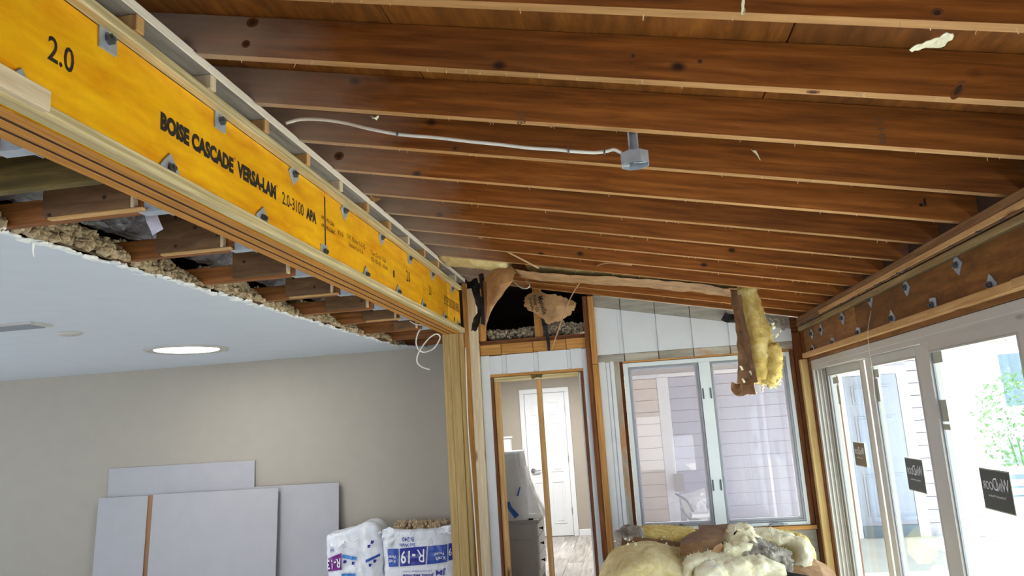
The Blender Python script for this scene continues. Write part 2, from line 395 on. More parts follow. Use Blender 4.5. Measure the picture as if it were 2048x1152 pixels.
M_ALU = plain('window_aluminium_white', srgb(214, 222, 228), 0.4, var=0.02)
M_GREYALU = plain('screen_frame_grey', srgb(140, 144, 152), 0.45, 0.2)
M_CABLE = plain('white_cable', srgb(222, 220, 212), 0.45)
M_BLACK = plain('black_felt', srgb(22, 20, 20), 0.75, var=0.4, bmp=0.6, bs=40)
M_TAPE = plain('blue_tape', srgb(50, 104, 184), 0.6)
M_KNOB = plain('black_knob', srgb(20, 20, 22), 0.35, 0.5)
M_NICKEL = plain('satin_nickel', srgb(170, 170, 172), 0.3, 1.0)
M_DRESS = plain('grey_dresser_paint', srgb(178, 180, 178), 0.6, var=0.05)
M_KRAFT = None
def kraft(name, a, b_, rough=0.6):
    m, t, b = newmat(name); b.inputs['Roughness'].default_value = rough
    v = coords(t)
    n1 = noi(t, v, 7, 6, 0.6, 0.5)
    t.links.new(ramp(t, n1, [(0.3, a), (0.7, b_)]), b.inputs['Base Color'])
    bump(t, b, noi(t, v, 24, 5, 0.6, 1.2), 0.6, 0.012)
    return m
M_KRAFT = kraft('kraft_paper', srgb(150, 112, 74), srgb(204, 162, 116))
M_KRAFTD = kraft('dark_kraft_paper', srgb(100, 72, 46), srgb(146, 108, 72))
def fluff(name, a, b_, c_, s=9.0):
    m, t, b = newmat(name); b.inputs['Roughness'].default_value = 0.95; b.inputs['Specular IOR Level'].default_value = 0.1
    v = coords(t)
    n1 = noi(t, v, s, 8, 0.7, 1.0)
    col = ramp(t, n1, [(0.28, a), (0.52, b_), (0.74, c_)])
    t.links.new(col, b.inputs['Base Color'])
    bump(t, b, noi(t, v, 60, 8, 0.8, 2.0), 0.5, 0.012)
    b.inputs['Subsurface Weight'].default_value = 0.15; b.inputs['Subsurface Radius'].default_value = (0.02, 0.018, 0.01)
    return m
M_FIBER = fluff('yellow_fiberglass', srgb(184, 156, 78), srgb(230, 206, 128), srgb(248, 240, 198))
M_FIBERP = fluff('pale_fiberglass', srgb(222, 208, 162), srgb(248, 242, 212), srgb(254, 253, 244))
M_FIBERG = fluff('dirty_grey_fiberglass', srgb(96, 90, 84), srgb(168, 162, 152), srgb(232, 226, 210))
M_FIBERD = fluff('dusty_yellow_fiberglass', srgb(186, 166, 112), srgb(226, 210, 156), srgb(244, 234, 200))
M_LOOSE = fluff('blown_insulation', srgb(112, 92, 68), srgb(188, 166, 134), srgb(228, 212, 182), 30)
M_LOOSEG = fluff('grey_blown_insulation', srgb(112, 100, 84), srgb(168, 156, 136), srgb(206, 196, 178), 30)
def foil():
    m, t, b = newmat('duct_foil'); b.inputs['Metallic'].default_value = 1.0; b.inputs['Roughness'].default_value = 0.22
    b.inputs['Base Color'].default_value = srgb(150, 150, 158)
    bump(t, b, noi(t, coords(t, (30, 8, 8)), 1.5, 6, 0.7, 1.0), 0.9, 0.02); return m
M_FOIL = foil()
def emit(name, c, s):
    m, t, b = newmat(name); b.inputs['Emission Color'].default_value = c; b.inputs['Emission Strength'].default_value = s; b.inputs['Base Color'].default_value = c; return m
M_LED = emit('lit_diffuser', (1, 0.98, 0.95, 1), 4.0)
def glass(name, tint=(1, 1, 1, 1), refl=1.0):
    m = bpy.data.materials.new(name); m.use_nodes = True; t = m.node_tree; t.nodes.clear()
    o = nd(t, 'ShaderNodeOutputMaterial'); tr = nd(t, 'ShaderNodeBsdfTransparent'); tr.inputs[0].default_value = tint
    gl = nd(t, 'ShaderNodeBsdfGlossy'); gl.inputs['Roughness'].default_value = 0.01
    fr = nd(t, 'ShaderNodeFresnel'); ge = nd(t, 'ShaderNodeNewGeometry'); mr = nd(t, 'ShaderNodeMapRange')   # same pane from both sides
    mr.inputs[3].default_value = 1.5; mr.inputs[4].default_value = 1/1.5; t.links.new(ge.outputs['Backfacing'], mr.inputs[0]); t.links.new(mr.outputs[0], fr.inputs[0])
    mu = nd(t, 'ShaderNodeMath', operation='MULTIPLY'); mu.inputs[1].default_value = refl; t.links.new(fr.outputs[0], mu.inputs[0])
    mx = nd(t, 'ShaderNodeMixShader'); t.links.new(mu.outputs[0], mx.inputs[0]); t.links.new(tr.outputs[0], mx.inputs[1]); t.links.new(gl.outputs[0], mx.inputs[2])
    t.links.new(mx.outputs[0], o.inputs[0]); return m
M_GLASS = glass('door_glass', (0.90, 0.96, 0.97, 1), 0.9)
M_WGLASS = glass('window_glass', (0.90, 0.92, 0.95, 1), 4.5)
def film(name, c, alpha):
    m = bpy.data.materials.new(name); m.use_nodes = True; t = m.node_tree; t.nodes.clear()
    o = nd(t, 'ShaderNodeOutputMaterial'); tr = nd(t, 'ShaderNodeBsdfTransparent'); df = nd(t, 'ShaderNodeBsdfPrincipled')
    df.inputs['Base Color'].default_value = c; df.inputs['Roughness'].default_value = 0.35
    mx = nd(t, 'ShaderNodeMixShader'); mx.inputs[0].default_value = alpha
    t.links.new(tr.outputs[0], mx.inputs[1]); t.links.new(df.outputs[0], mx.inputs[2]); t.links.new(mx.outputs[0], o.inputs[0]); return m
M_SCREEN = film('insect_screen', srgb(196, 192, 206), 0.30)
M_PLASTIC = film('clear_sheeting', srgb(244, 247, 252), 0.70)
def poly_bag():
    m, t, b = newmat('bag_film'); b.inputs['Roughness'].default_value = 0.22
    v = coords(t)
    t.links.new(ramp(t, noi(t, v, 6, 5, 0.6, 0.6), [(0.3, srgb(222, 226, 236)), (0.7, srgb(246, 248, 252))]), b.inputs['Base Color'])
    bump(t, b, noi(t, v, 9, 6, 0.6, 3.0), 0.8, 0.014); return m
M_BAG = poly_bag()
M_BLUE = plain('bag_blue', srgb(40, 76, 168), 0.25, var=0.05)
M_NAVY = plain('bag_navy', srgb(40, 46, 148), 0.25, var=0.05)
M_LBLUE = plain('bag_light_blue', srgb(66, 136, 208), 0.25, var=0.05)
M_PURPLE = plain('bag_purple', srgb(120, 30, 130), 0.25, var=0.05)
M_BWHITE = plain('print_white', srgb(236, 238, 244), 0.3)
M_STICK = plain('dark_sticker', srgb(64, 66, 64), 0.5)
M_STICKB = plain('brown_sticker', srgb(112, 92, 62), 0.5)
M_LABEL = plain('grey_paper_tag', srgb(170, 172, 156), 0.6, var=0.1, vs_=40)
M_WEATHER = wood('weathered_strip', srgb(148, 142, 130), srgb(186, 182, 172), grain=(0.8, 8, 8), rings=0, knots=0.0, tone=0.2, dirt=srgb(176, 120, 62))
M_SEAL = wood('sealed_strip', srgb(140, 138, 130), srgb(176, 174, 166), grain=(0.8, 8, 8), rings=0, knots=0.0, tone=0.15)
M_LAP = plain('grey_lap_siding', srgb(176, 174, 192), 0.7, var=0.02)
M_LAPB = plain('beige_lap_siding', srgb(228, 211, 190), 0.7, var=0.02)
M_TRIM = plain('bright_white_trim', srgb(244, 244, 246), 0.5)
M_SOFFIT = plain('soffit_beige', srgb(150, 140, 130), 0.8)
M_PATIO = plain('patio_concrete', srgb(206, 204, 196), 0.85, var=0.08, vs_=2.0)
M_FLOOR = plain('concrete_floor', srgb(204, 202, 198), 0.85, var=0.08, vs_=2.0)
M_PLANK = wood('grey_vinyl_plank', srgb(150, 146, 142), srgb(206, 202, 198), grain=(1.0, 9, 9), rings=0.15, knots=0.0, tone=0.2, rough=0.45)
M_LEAF = plain('leaf_green', srgb(86, 128, 70), 0.6, var=0.3, vs_=8)
M_EXTDOOR = plain('pale_blue_door', srgb(150, 158, 180), 0.5)
M_BLUEGREY = plain('blue_grey_wall', srgb(106, 124, 138), 0.7, var=0.08)
ORD = ['first', 'second', 'third', 'fourth', 'fifth', 'sixth', 'seventh', 'eighth', 'ninth', 'tenth', 'eleventh', 'twelfth', 'thirteenth', 'fourteenth', 'fifteenth', 'sixteenth']
load_text([('2.0', 0.012), ('BOISE CASCADE', 0.062), ('VERSA-LAM', 0.062), ('\u00ae', 0.0), ('2.0-3100', 0.01), ('APA', 0.06), ('APA PR-L266', 0.01), ('APA PR-L266C', 0.01),
           ('01156', 0.0), ('LVL Boise S-7-G', 0.0), ('Scaled for LA', 0.0), ('Torr.Ox AL USA', 0.0), ('02-10-10  10:06', 0.0), ('BOISE CASCADE VERSA', 0.0), ('1', 0.0),
           ('R-19', 0.0), ('R', 0.0), ('-19', 0.02), ('B-240', 0.01), ('2x6 Walls', 0.015), ('Kraft', 0.01), ('Faced', 0.01), ('JM', 0.03), ('Johns Manville', 0.02),
           ('A Berkshire Hathaway Company', 0.0), ('R-13', 0.01), ('68', 0.01), ('19', 0.02), ('Manville', 0.01), ('Fiber Gl', 0.01), ('Insula', 0.01), ('JOHNS MANVILLE', 0.01),
           ('W', 0.0), ('IN', 0.0), ('D', 0.0), ('OOR', 0.0), ('Architectural Windows', 0.0), ('II HB', 0.0)])
# ================================================================== room shell
FL = -1.6
fl = struct('floor', 'bare concrete floor')
raw('concrete_slab', [(-9.2, -3.2, FL), (1.72, -3.2, FL), (1.72, 6.72, FL), (-1.55, 6.72, FL), (-1.55, 7.5, FL), (-9.2, 7.5, FL),
    (-9.2, -3.2, FL-.12), (1.72, -3.2, FL-.12), (1.72, 6.72, FL-.12), (-1.55, 6.72, FL-.12), (-1.55, 7.5, FL-.12), (-9.2, 7.5, FL-.12)],
    [(0, 1, 2, 3, 4, 5), (11, 10, 9, 8, 7, 6)] + [(i, (i+1) % 6, 6+(i+1) % 6, 6+i) for i in range(6)], M_FLOOR, fl)
# left room: back wall, far left wall, wall behind the camera
wl = struct('wall_back_left', 'greige painted wall of the adjoining room')
extr('painted_drywall', [(-9.1, FL), (-1.53, FL), (-1.53, 0.93), (-9.1, 0.93)], 'y', 7.35, 7.47, M_WALL, wl)
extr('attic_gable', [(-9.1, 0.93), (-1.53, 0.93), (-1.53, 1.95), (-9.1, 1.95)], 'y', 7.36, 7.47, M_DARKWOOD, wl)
w2 = struct('wall_left', 'far wall of the adjoining room')
for a, b in ((-3.2, -1.5), (2.1, 2.4), (6.0, 7.47)): extr('painted_drywall', [(a, FL), (b, FL), (b, .93), (a, .93)], 'x', -9.2, -9.1, M_WALL, w2)  # gaps between the piers are unseen openings added for side light
extr('painted_drywall', [(-3.2, .5), (7.47, .5), (7.47, 1.95), (-3.2, 1.95)], 'x', -9.22, -9.2, M_WALL, w2); extr('painted_drywall', [(-3.2, FL), (7.47, FL), (7.47, FL+.3), (-3.2, FL+.3)], 'x', -9.22, -9.2, M_WALL, w2)
w3 = struct('wall_rear', 'wall behind the camera with wide openings')
for a, b in ((-9.2, -7.6), (-2.1, -1.25), (-.05, .20), (.70, .91), (1.35, 1.72)): extr('wall_pier', [(a, FL), (b, FL), (b, 1.9), (a, 1.9)], 'y', -3.2, -3.06, M_WALL, w3)
extr('wall_header', [(-7.6, 0.62), (-2.1, 0.62), (-2.1, 1.9), (-7.6, 1.9)], 'y', -3.2, -3.06, M_WALL, w3)
for q in ((-1.25, -.05, .95, 1.9), (.20, .70, -.065, 1.9), (.20, .70, FL, -1.17), (.91, 1.35, -.50, 1.9), (.91, 1.35, FL, -1.22)):
    extr('wall_header', [(q[0], q[2]), (q[1], q[2]), (q[1], q[3]), (q[0], q[3])], 'y', -3.2, -3.06, M_WALL, w3)
for xm in (-5.8, -3.9): extr('mullion_post', [(xm-.06, FL), (xm+.06, FL), (xm+.06, 0.62), (xm-.06, 0.62)], 'y', -3.18, -3.08, M_WHITE, w3)
# drywall ceiling of the left room with its torn edge
ce = struct('ceiling', 'white drywall ceiling torn off along one edge')
edge = []
yy = -3.06
rr = random.Random(4)
while yy < 7.0:
    base = -2.205 + 0.05*max(0, (yy-2.0))/5.0*1.0
    edge.append((base + rr.uniform(-.016, .016) + 0.02*noise.noise(Vector((yy*1.7, 0, 0))), yy)); yy += rr.uniform(0.025, 0.075)
edge.append((-2.07, 7.05)); edge.append((-1.93, 7.345))
poly = [(-9.1, -3.06)] + edge + [(-9.1, 7.345)]
extr('drywall_sheet', poly, 'z', 0.80, 0.8127, M_CEIL, ce)
# broken white gypsum lip: small crumbs and paper flaps along the torn edge, nobody could count them
cb_ = Crumbs()
for (x, y) in edge[:-1]:
    for _ in range(2): cb_.add((x+rr.uniform(-.006, .012), y+rr.uniform(-.03, .03), 0.806+rr.uniform(-.004, .006)), rr.uniform(.010, .026), 1, rr.uniform(1, 2), .42, rr)
lip = cb_.build('gypsum_edge_crumbs', M_GYP, ce); lip['kind'] = 'stuff'
for (px, py, dx, dz) in ((68, 487, -.005, -.05), (268, 546, .03, -.012), (775, 690, .06, -.006)):
    p = at(px, py, Z=0.80)
    sheet('paper_tear', [p, p+Vector((dx*.5, 0, dz*.6)), p+Vector((dx, .01, dz))], (0, 1, 0), .012, M_GYP, ce, n=5, m=2, crumple=.001, taper=lambda s: 1-s*.7)
# ================================================================== roof: deck, rafters
def zb(x): return 1.029 - 0.199*x
dk = struct('roof_deck', 'orange brown plywood deck over the rafters')
sl = math.atan(0.199); RY = Matrix.Rotation(sl, 3, 'Y')
for xi in range(3):
    for yi in range(5):
        xa, xb = -1.86+xi*1.215, -1.86+(xi+1)*1.215; ya = -3.2+yi*2.44-(0.6 if xi % 2 else 0); yb = ya+2.436
        xc = (xa+xb)/2
        yb = min(yb, 6.72); ya = max(ya, -3.2)
        if yb-ya < .2: continue
        L = (xb-xa-.004)/math.cos(sl); zc = zb(xc)+0.1435+0.008
        box('plywood_sheet', xc-L/2, xc+L/2, ya, yb, zc-.006, zc+.006, M_DECK, dk, bev=.001, axis=1, rot=RY)
RNAMES = {0: 'nearest dark rafter at the top edge of the view', 1: 'rafter just behind the nearest one, knots along its lower edge', 2: 'rafter carrying the metal ceiling box bracket and the white cable in front',
          3: 'rafter right behind the metal ceiling box'}
extr('roof_cover', [(-1.9, zb(-1.9)+.165), (1.9, zb(1.9)+.165), (1.9, zb(1.9)+.185), (-1.9, zb(-1.9)+.185)], 'y', -3.3, 6.8, M_DARKWOOD, dk)
for k in range(-4, 12):
    Y0 = 2.169 + 0.406*k if k < 11 else 6.553
    prof = [(-1.80, 1.3075), (-1.40, 1.3075), (-1.325, 1.3075), (-1.325, zb(-1.325)), (1.566, zb(1.566)), (1.75, zb(1.75)), (1.75, zb(1.75)+.143), (-1.80, zb(-1.8)+.143)]
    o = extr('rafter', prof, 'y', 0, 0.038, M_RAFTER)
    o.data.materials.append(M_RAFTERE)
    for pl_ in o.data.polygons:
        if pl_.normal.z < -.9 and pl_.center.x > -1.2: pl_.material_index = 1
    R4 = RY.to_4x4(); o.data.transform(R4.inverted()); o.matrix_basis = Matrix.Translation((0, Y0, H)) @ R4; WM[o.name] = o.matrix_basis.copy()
    n = k+1
    if k < -1: lab = 'brown roof rafter overhead out of view, %s before the topmost one' % ORD[-k-2]
    elif k == 11: lab = 'last brown rafter, fixed along the top of the white gable wall'
    else: lab = ['topmost brown rafter in view, only its lower edge showing',
                 'second rafter from the top, oval knot in its lower edge',
                 'third rafter from the top, metal ceiling box hanging behind it',
                 'fourth rafter from the top, directly behind the metal ceiling box',
                 'fifth rafter from the top, black square mark near its low end', 'sixth rafter from the top, next behind the one with the square mark',
                 'seventh rafter from the top, two behind the one with the square mark', 'eighth rafter from the top, crossing above the slim stick',
                 'ninth rafter from the top, near the end of the slim stick', 'tenth rafter from the top, directly in front of the kraft faced batt',
                 'eleventh rafter from the top, bearing the long kraft faced batt', 'twelfth rafter from the top, between the long kraft batt and the gable wall'][n]
    tag(o, lab, 'rafter', 'roof rafters', 'thing')
rf = [o for o in bpy.data.objects if o.name.startswith('rafter')]
rk = {round((WM[o.name].translation.y-2.169)/.406): o for o in rf}
def ink(k, px0, py0, px1, py1, mat, nm='ink_mark'):
    Y0 = 2.169+.406*k; a = at(px0, py0, Y=Y0); b = at(px1, py1, Y=Y0)
    box(nm, min(a.x, b.x), max(a.x, b.x), Y0-.0012, Y0-.0002, min(a.z, b.z), max(a.z, b.z), mat, rk[k], bev=0)
ink(3, 1846, 398, 1853, 412, M_INK); ink(3, 1838, 407, 1846, 413, M_INK)
def stamp(k, px, py, w_, h_):
    Y0 = 2.169+.406*k-.0012; c = at(px, py, Y=Y0)
    letter('II HB', lambda u, v: (c.x+h_*(v-.5), Y0, c.z-w_*(u-.5)), M_INK2, rk[k])
stamp(1, 1763, 262, .095, .022); stamp(1, 1042, 236, .05, .03)
def knot(k, px, py, r1, r2, edge=False, tilt=0.0):
    Y0 = 2.169+.406*k
    for f, m_ in ((1.0, M_OLDWOOD), (.55, M_DARKWOOD)):
        if edge:
            c = at(px, py, Y=Y0+.019); z = zb(c.x); vs_ = [(c.x+r1*f*math.cos(a_*PI/8), Y0+.019+r2*f*math.sin(a_*PI/8), z-.199*r1*f*math.cos(a_*PI/8)-.0006-.0004*(1-f)) for a_ in range(16)]
        else:
            c = at(px, py, Y=Y0); vs_ = [(c.x+r1*f*math.cos(a_*PI/8)*math.cos(tilt)-r2*f*math.sin(a_*PI/8)*math.sin(tilt), Y0-.0006-.0004*(1-f), c.z+r1*f*math.cos(a_*PI/8)*math.sin(tilt)+r2*f*math.sin(a_*PI/8)*math.cos(tilt)) for a_ in range(16)]
        raw('knot', vs_, [tuple(range(16))], m_, rk[k])
knot(0, 1626, 183, .020, .012, True); knot(0, 1916, 180, .034, .014, False, .9); knot(0, 1400, 123, .009, .008); knot(0, 1266, 112, .010, .009); knot(0, 505, 45, .022, .018); knot(0, 492, 88, .016, .014)
knot(3, 678, 312, .026, .022); knot(-1, 1874, 26, .016, .012); knot(7, 1391, 480, .020, .016); knot(8, 1432, 497, .022, .012); knot(2, 910, 297, .014, .012)
bl = struct('trim_1', 'board closing the rafter ends over the right wall')
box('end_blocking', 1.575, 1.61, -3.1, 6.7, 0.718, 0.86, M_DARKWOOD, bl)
# dark attic over the left room and hallway: closed roof planes
at_ = struct('attic_roof', 'dark boards closing the attic')
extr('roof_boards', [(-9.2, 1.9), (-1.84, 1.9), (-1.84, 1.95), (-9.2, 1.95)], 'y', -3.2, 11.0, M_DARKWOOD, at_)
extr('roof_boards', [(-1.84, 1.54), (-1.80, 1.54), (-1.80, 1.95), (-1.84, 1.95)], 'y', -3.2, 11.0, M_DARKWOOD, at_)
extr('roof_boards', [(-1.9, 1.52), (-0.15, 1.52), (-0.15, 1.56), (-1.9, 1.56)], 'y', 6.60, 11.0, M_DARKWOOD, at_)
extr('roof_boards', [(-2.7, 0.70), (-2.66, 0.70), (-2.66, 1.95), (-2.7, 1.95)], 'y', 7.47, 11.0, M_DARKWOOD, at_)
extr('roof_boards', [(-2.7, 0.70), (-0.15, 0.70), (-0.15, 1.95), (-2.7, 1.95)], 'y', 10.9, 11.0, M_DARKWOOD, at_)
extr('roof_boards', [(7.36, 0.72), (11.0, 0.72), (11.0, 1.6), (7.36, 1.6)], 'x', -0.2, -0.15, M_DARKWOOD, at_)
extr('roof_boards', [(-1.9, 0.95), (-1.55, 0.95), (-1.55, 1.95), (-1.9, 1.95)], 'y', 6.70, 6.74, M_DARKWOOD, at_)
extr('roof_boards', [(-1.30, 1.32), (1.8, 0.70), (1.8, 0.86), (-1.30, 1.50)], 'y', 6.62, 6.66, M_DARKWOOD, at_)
# ================================================================== the yellow laminated beam
BX = -1.385
beam = thing('laminated_beam', (BX, 4.0, 0.81), 'long yellow laminated timber beam with black lettering and steel washers', 'beam', kind='thing')
plies = [(BX-.0515, BX), (BX-.1035, BX-.0535), (BX-.156, BX-.1055)]
segs = [(-3.0, 3.400), (3.404, 5.203), (5.2035, 5.990), (5.994, 6.47)]
for a, b in segs: box('face_ply', BX-.0515, BX, a, b, 0.812, 1.1835, M_LVL, beam, bev=.0012)
for i in (1, 2): box('inner_ply', plies[i][0], plies[i][1], -3.0, 6.5, 0.809, 1.178, M_LVLE, beam, bev=.0015)
box('joint_gap', BX-.001, BX+.0006, 3.395, 3.409, 0.875, 1.16, M_BLACK, beam, bev=0)
# plies seen from below are darker cut edges
for i, (a, b) in enumerate(plies): box('ply_edge', a+.006, b-.006, -3.0, 6.468, 0.8055, 0.8088, M_LVLE, beam, bev=.0005)
for a in (BX-.0525, BX-.1045): box('ply_gap', a-.0075, a+.0075, -3.0, 6.46, 0.8070, 0.8090, M_GAP, beam, bev=0)
def beamfn(y0, y1, z0, z1, x=BX+.0008): return lambda u, v: (x, y0+(y1-y0)*u, z0+(z1-z0)*v)
for s, y0, y1, z0, z1 in (('2.0', 1.590, 1.683, .990, 1.060), ('BOISE CASCADE', 2.066, 2.520, .987, 1.050), ('VERSA-LAM', 2.548, 2.872, .988, 1.052), ('\u00ae', 2.522, 2.535, 1.045, 1.058), ('\u00ae', 2.875, 2.890, 1.046, 1.060),
        ('2.0-3100', 2.930, 3.150, .990, 1.046), ('APA', 3.178, 3.295, .990, 1.046), ('APA PR-L266', 3.355, 3.52, 1.036, 1.056), ('APA PR-L266C', 3.355, 3.53, .996, 1.016), ('01156', 3.57, 3.645, 1.010, 1.034),
        ('LVL Boise S-7-G', 3.70, 3.98, 1.020, 1.046), ('Scaled for LA', 3.72, 3.95, .982, 1.006), ('Torr.Ox AL USA', 4.08, 4.36, 1.014, 1.040), ('02-10-10  10:06', 4.08, 4.39, .976, 1.000),
        ('1', 4.50, 4.53, .955, 1.000), ('2.0', 4.80, 4.885, .985, 1.060), ('2.0', 5.38, 5.46, .985, 1.055), ('BOISE CASCADE VERSA', 5.86, 6.43, .99, 1.065), ('1', 6.20, 6.24, .885, .92)):
    if s == 'BOISE CASCADE VERSA': y0, y1, z0, z1 = 5.87, 6.44, .985, 1.060
    letter(s, beamfn(y0, y1, z0, z1), M_INK, beam)
def washer(parent, x, y, z, nx, rot, s=.074, clip=None):
    """square steel plate washer with its nut and bolt end"""
    bm = bmesh.new(); bx(bm, -s/2, s/2, -s/2, s/2, 0, .006, .001)
    ax = Matrix(((0, 0, nx), (1, 0, 0), (0, 1, 0))).to_4x4()
    M = Matrix.Translation((x, y, z+H)) @ ax @ Matrix.Rotation(rot, 4, 'Z')
    o = from_bm('washer_plate', bm, M_METAL, parent, M)
    bm = bmesh.new(); r = bmesh.ops.create_cone(bm, segments=6, radius1=.017, radius2=.017, depth=.011, cap_ends=True)
    bmesh.ops.translate(bm, vec=(0, 0, .012), verts=r['verts'])
    r = bmesh.ops.create_cone(bm, segments=10, radius1=.009, radius2=.008, depth=.012, cap_ends=True); bmesh.ops.translate(bm, vec=(0, 0, .020), verts=r['verts'])
    from_bm('bolt', bm, M_BOLT, o, M)
wr = random.Random(3)
for y in (1.195, 1.807, 2.418, 3.042, 3.660, 4.275, 4.885, 5.50, 6.16): washer(beam, BX+.0005, y, 1.158, 1, wr.choice([0.05, 0.12, -.04, 0.78, 0.7]) if y > 3 else wr.uniform(-.05, .1))
for y in (0.90, 1.505, 2.115, 2.742, 3.375, 3.979, 4.586, 5.192, 5.848, 6.35): washer(beam, BX+.0005, y, 0.872, 1, 0.785+wr.uniform(-.2, .2) if abs(y-3.375) > .1 else 0.05)
# ledgers on its face
lb = box('treated_ledger', BX, BX+.038, 0.0, 6.46, 0.809, 0.848, M_TREAT); tag(lb, 'pale greenish treated wood strip along the lower edge of the yellow beam', 'ledger', 'treated strips on the beam', 'thing')
lt = box('treated_ledger', BX, BX+.038, -0.5, 6.40, 1.184, 1.2190, M_TREAT); tag(lt, 'pale greenish treated wood strip along the upper edge of the yellow beam', 'ledger', 'treated strips on the beam', 'thing')
sh = box('short_pine_block', BX+.038, BX+.060, 0.6, at(102, 222, X=BX+.06).y, 0.818, 0.872, M_PALE); tag(sh, 'short cream pine offcut nailed over the lower treated strip, near the numeral', 'offcut', kind='thing')
# cripple stubs and painted plate above
IP = box('painted_top_plate', -1.425, -1.335, -1.0, 5.85, 1.2722, 1.3065, M_IVORY); tag(IP, 'long ivory painted plate lying on the stub blocks above the beam', 'plate', kind='thing')
IP2 = box('painted_top_plate', -1.425, -1.335, 5.853, 6.52, 1.2722, 1.3065, M_IVORY); tag(IP2, 'short shaded end length of ivory plate beside the far corner stud', 'plate', kind='thing')
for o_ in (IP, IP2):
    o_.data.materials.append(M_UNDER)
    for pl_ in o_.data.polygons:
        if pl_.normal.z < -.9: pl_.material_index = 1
for i in range(12):
    y = 1.060 + 0.406*i
    o = box('stub_block', -1.425, -1.338, y, y+.038, 1.2192, 1.272, M_PINE if i % 3 else M_PALE, axis=2)
    if y < 1.2: lab = 'pale stub block under the ivory plate, out of view at the near end'
    else: lab = 'pale stub block between beam and ivory plate, %s from the top left' % ORD[i-1 if i > 0 else 0]
    tag(o, lab, 'block', 'stub blocks above the beam', 'thing')
o = box('stub_block', -1.40, -1.338, 6.13, 6.168, 1.2192, 1.272, M_PALE, axis=2); tag(o, 'last small stub block next to the corner stud, under the short plate', 'block', 'stub blocks above the beam', 'thing')
pw = at(740, 392, X=-1.333)
sheet('wood_splinter', [pw+Vector((.0, 0, -.004)), pw+Vector((.012, .05, -.01)), pw+Vector((.03, .10, .01))], (0, 0, 1), .035, M_RIM, n=4, m=2, th=.006, taper=lambda s: 1-s*.8)
tag(bpy.data.objects['wood_splinter'], 'small brown splinter wedged on the ivory plate', 'splinter')
# ================================================================== corner post and studs at the beam end
def board(name, x0, x1, y0, y1, z0, z1, mat, lab, cat='stud', bev=.003):
    o = box(name, x0, x1, y0, y1, z0, z1, mat, bev=bev); return tag(o, lab, cat, kind='thing')
PO = thing('treated_post', (-1.48, 6.45, FL), 'greenish treated built-up post carrying the end of the yellow beam', 'post', kind='thing')
box('post_ply', -1.555, -1.492, 6.45, 6.565, FL, 0.807, M_POST, PO); box('post_ply', -1.491, -1.413, 6.45, 6.565, FL, 0.807, M_POST, PO)
board('edge_stud', -1.411, -1.374, 6.47, 6.56, FL, 0.807, M_POST, 'narrow pale treated strip on the right side of the built-up post')
board('corner_stud', -1.372, -1.329, 6.521, 6.57, FL, 1.268, M_STUD, 'tall brown stud between the treated post and the pale stud')
board('corner_stud', -1.327, -1.251, 6.52, 6.595, FL, 1.215, M_PALE, 'tall pale spruce stud at the left edge of the doorway wall')
tube('white_cable_run', [at(931, 695, Y=6.46), at(936, 850, Y=6.46), at(944, 960, Y=6.46), at(957, 1152, Y=6.46), at(962, 1260, Y=6.46)], .0055, M_CABLE, n=30)
tag(bpy.data.objects['white_cable_run'], 'thin white cable running down the treated post', 'cable')
# ================================================================== ceiling joists of the left room (truss chords with old scabs)
tr = random.Random(8)
hy = [1.734, 2.357, 2.983, 3.599, 4.219, 4.833, 5.417, 6.05, 6.66, 7.24]
sL = [-2.0, -2.00, -1.975, -1.955, -1.955, -1.96, -1.90, -1.86]
for i, y in enumerate(hy):
    r_ = thing('ceiling_joist', (-2.2, y, 0.815), ('orange brown ceiling joist at the left frame edge, beside the green treated timber' if i == 0 else
        'orange brown ceiling joist under the yellow beam, %s back from the left frame edge' % ORD[i]), 'joist', 'joists of the torn ceiling', 'thing')
    box('chord', -9.0, -1.562, y-.019, y+.019, 0.815, 0.904, M_CHORD, r_)
    if i < 8:
        x0 = sL[i]; x1 = -1.665+tr.uniform(-.01, .01); zt = 0.985 if i > 5 else 1.045
        if i == 6: zt = 0.93
        box('scab_board', x0, x1, y-.050, y-.020, 0.826, zt, M_SCAB, r_, axis=0)
        if i % 2 == 0 or i == 1: box('scab_edge', x0+.02, x1+.045, y-.048, y-.021, 0.815, 0.8255, M_PINE, r_)
        box('scab_end', x1, x1+.012, y-.050, y-.020, 0.826, zt-.005, M_PALE, r_, axis=2)
        h = bmesh.new()
        bx(h, -1.640, -1.545, y-.024, y+.024, 0.8115, 0.8145); bx(h, -1.62, -1.558, y+.0195, y+.0225, 0.8145, 0.90); bx(h, -1.62, -1.558, y-.0225, y-.0195, 0.8145, 0.90)
        bx(h, -1.560, -1.5565, y-.06, y-.0195, 0.8145, 0.93); bx(h, -1.560, -1.5565, y+.0195, y+.06, 0.8145, 0.93)
        from_bm('joist_hanger', h, M_METAL, r_)
tj = box('treated_joist', -2.9, -1.558, 2.018, 2.056, 0.822, 1.06, M_OLDTREAT, axis=0); tag(tj, 'dark greenish treated timber at the left frame edge above the torn ceiling', 'joist', kind='thing')
tj2 = box('pine_offcut', -1.90, -1.68, 1.66, 1.70, 0.800, 0.8145, M_PALE, axis=0); tag(tj2, 'pale thin offcut under the leftmost ceiling joist', 'offcut', kind='thing')
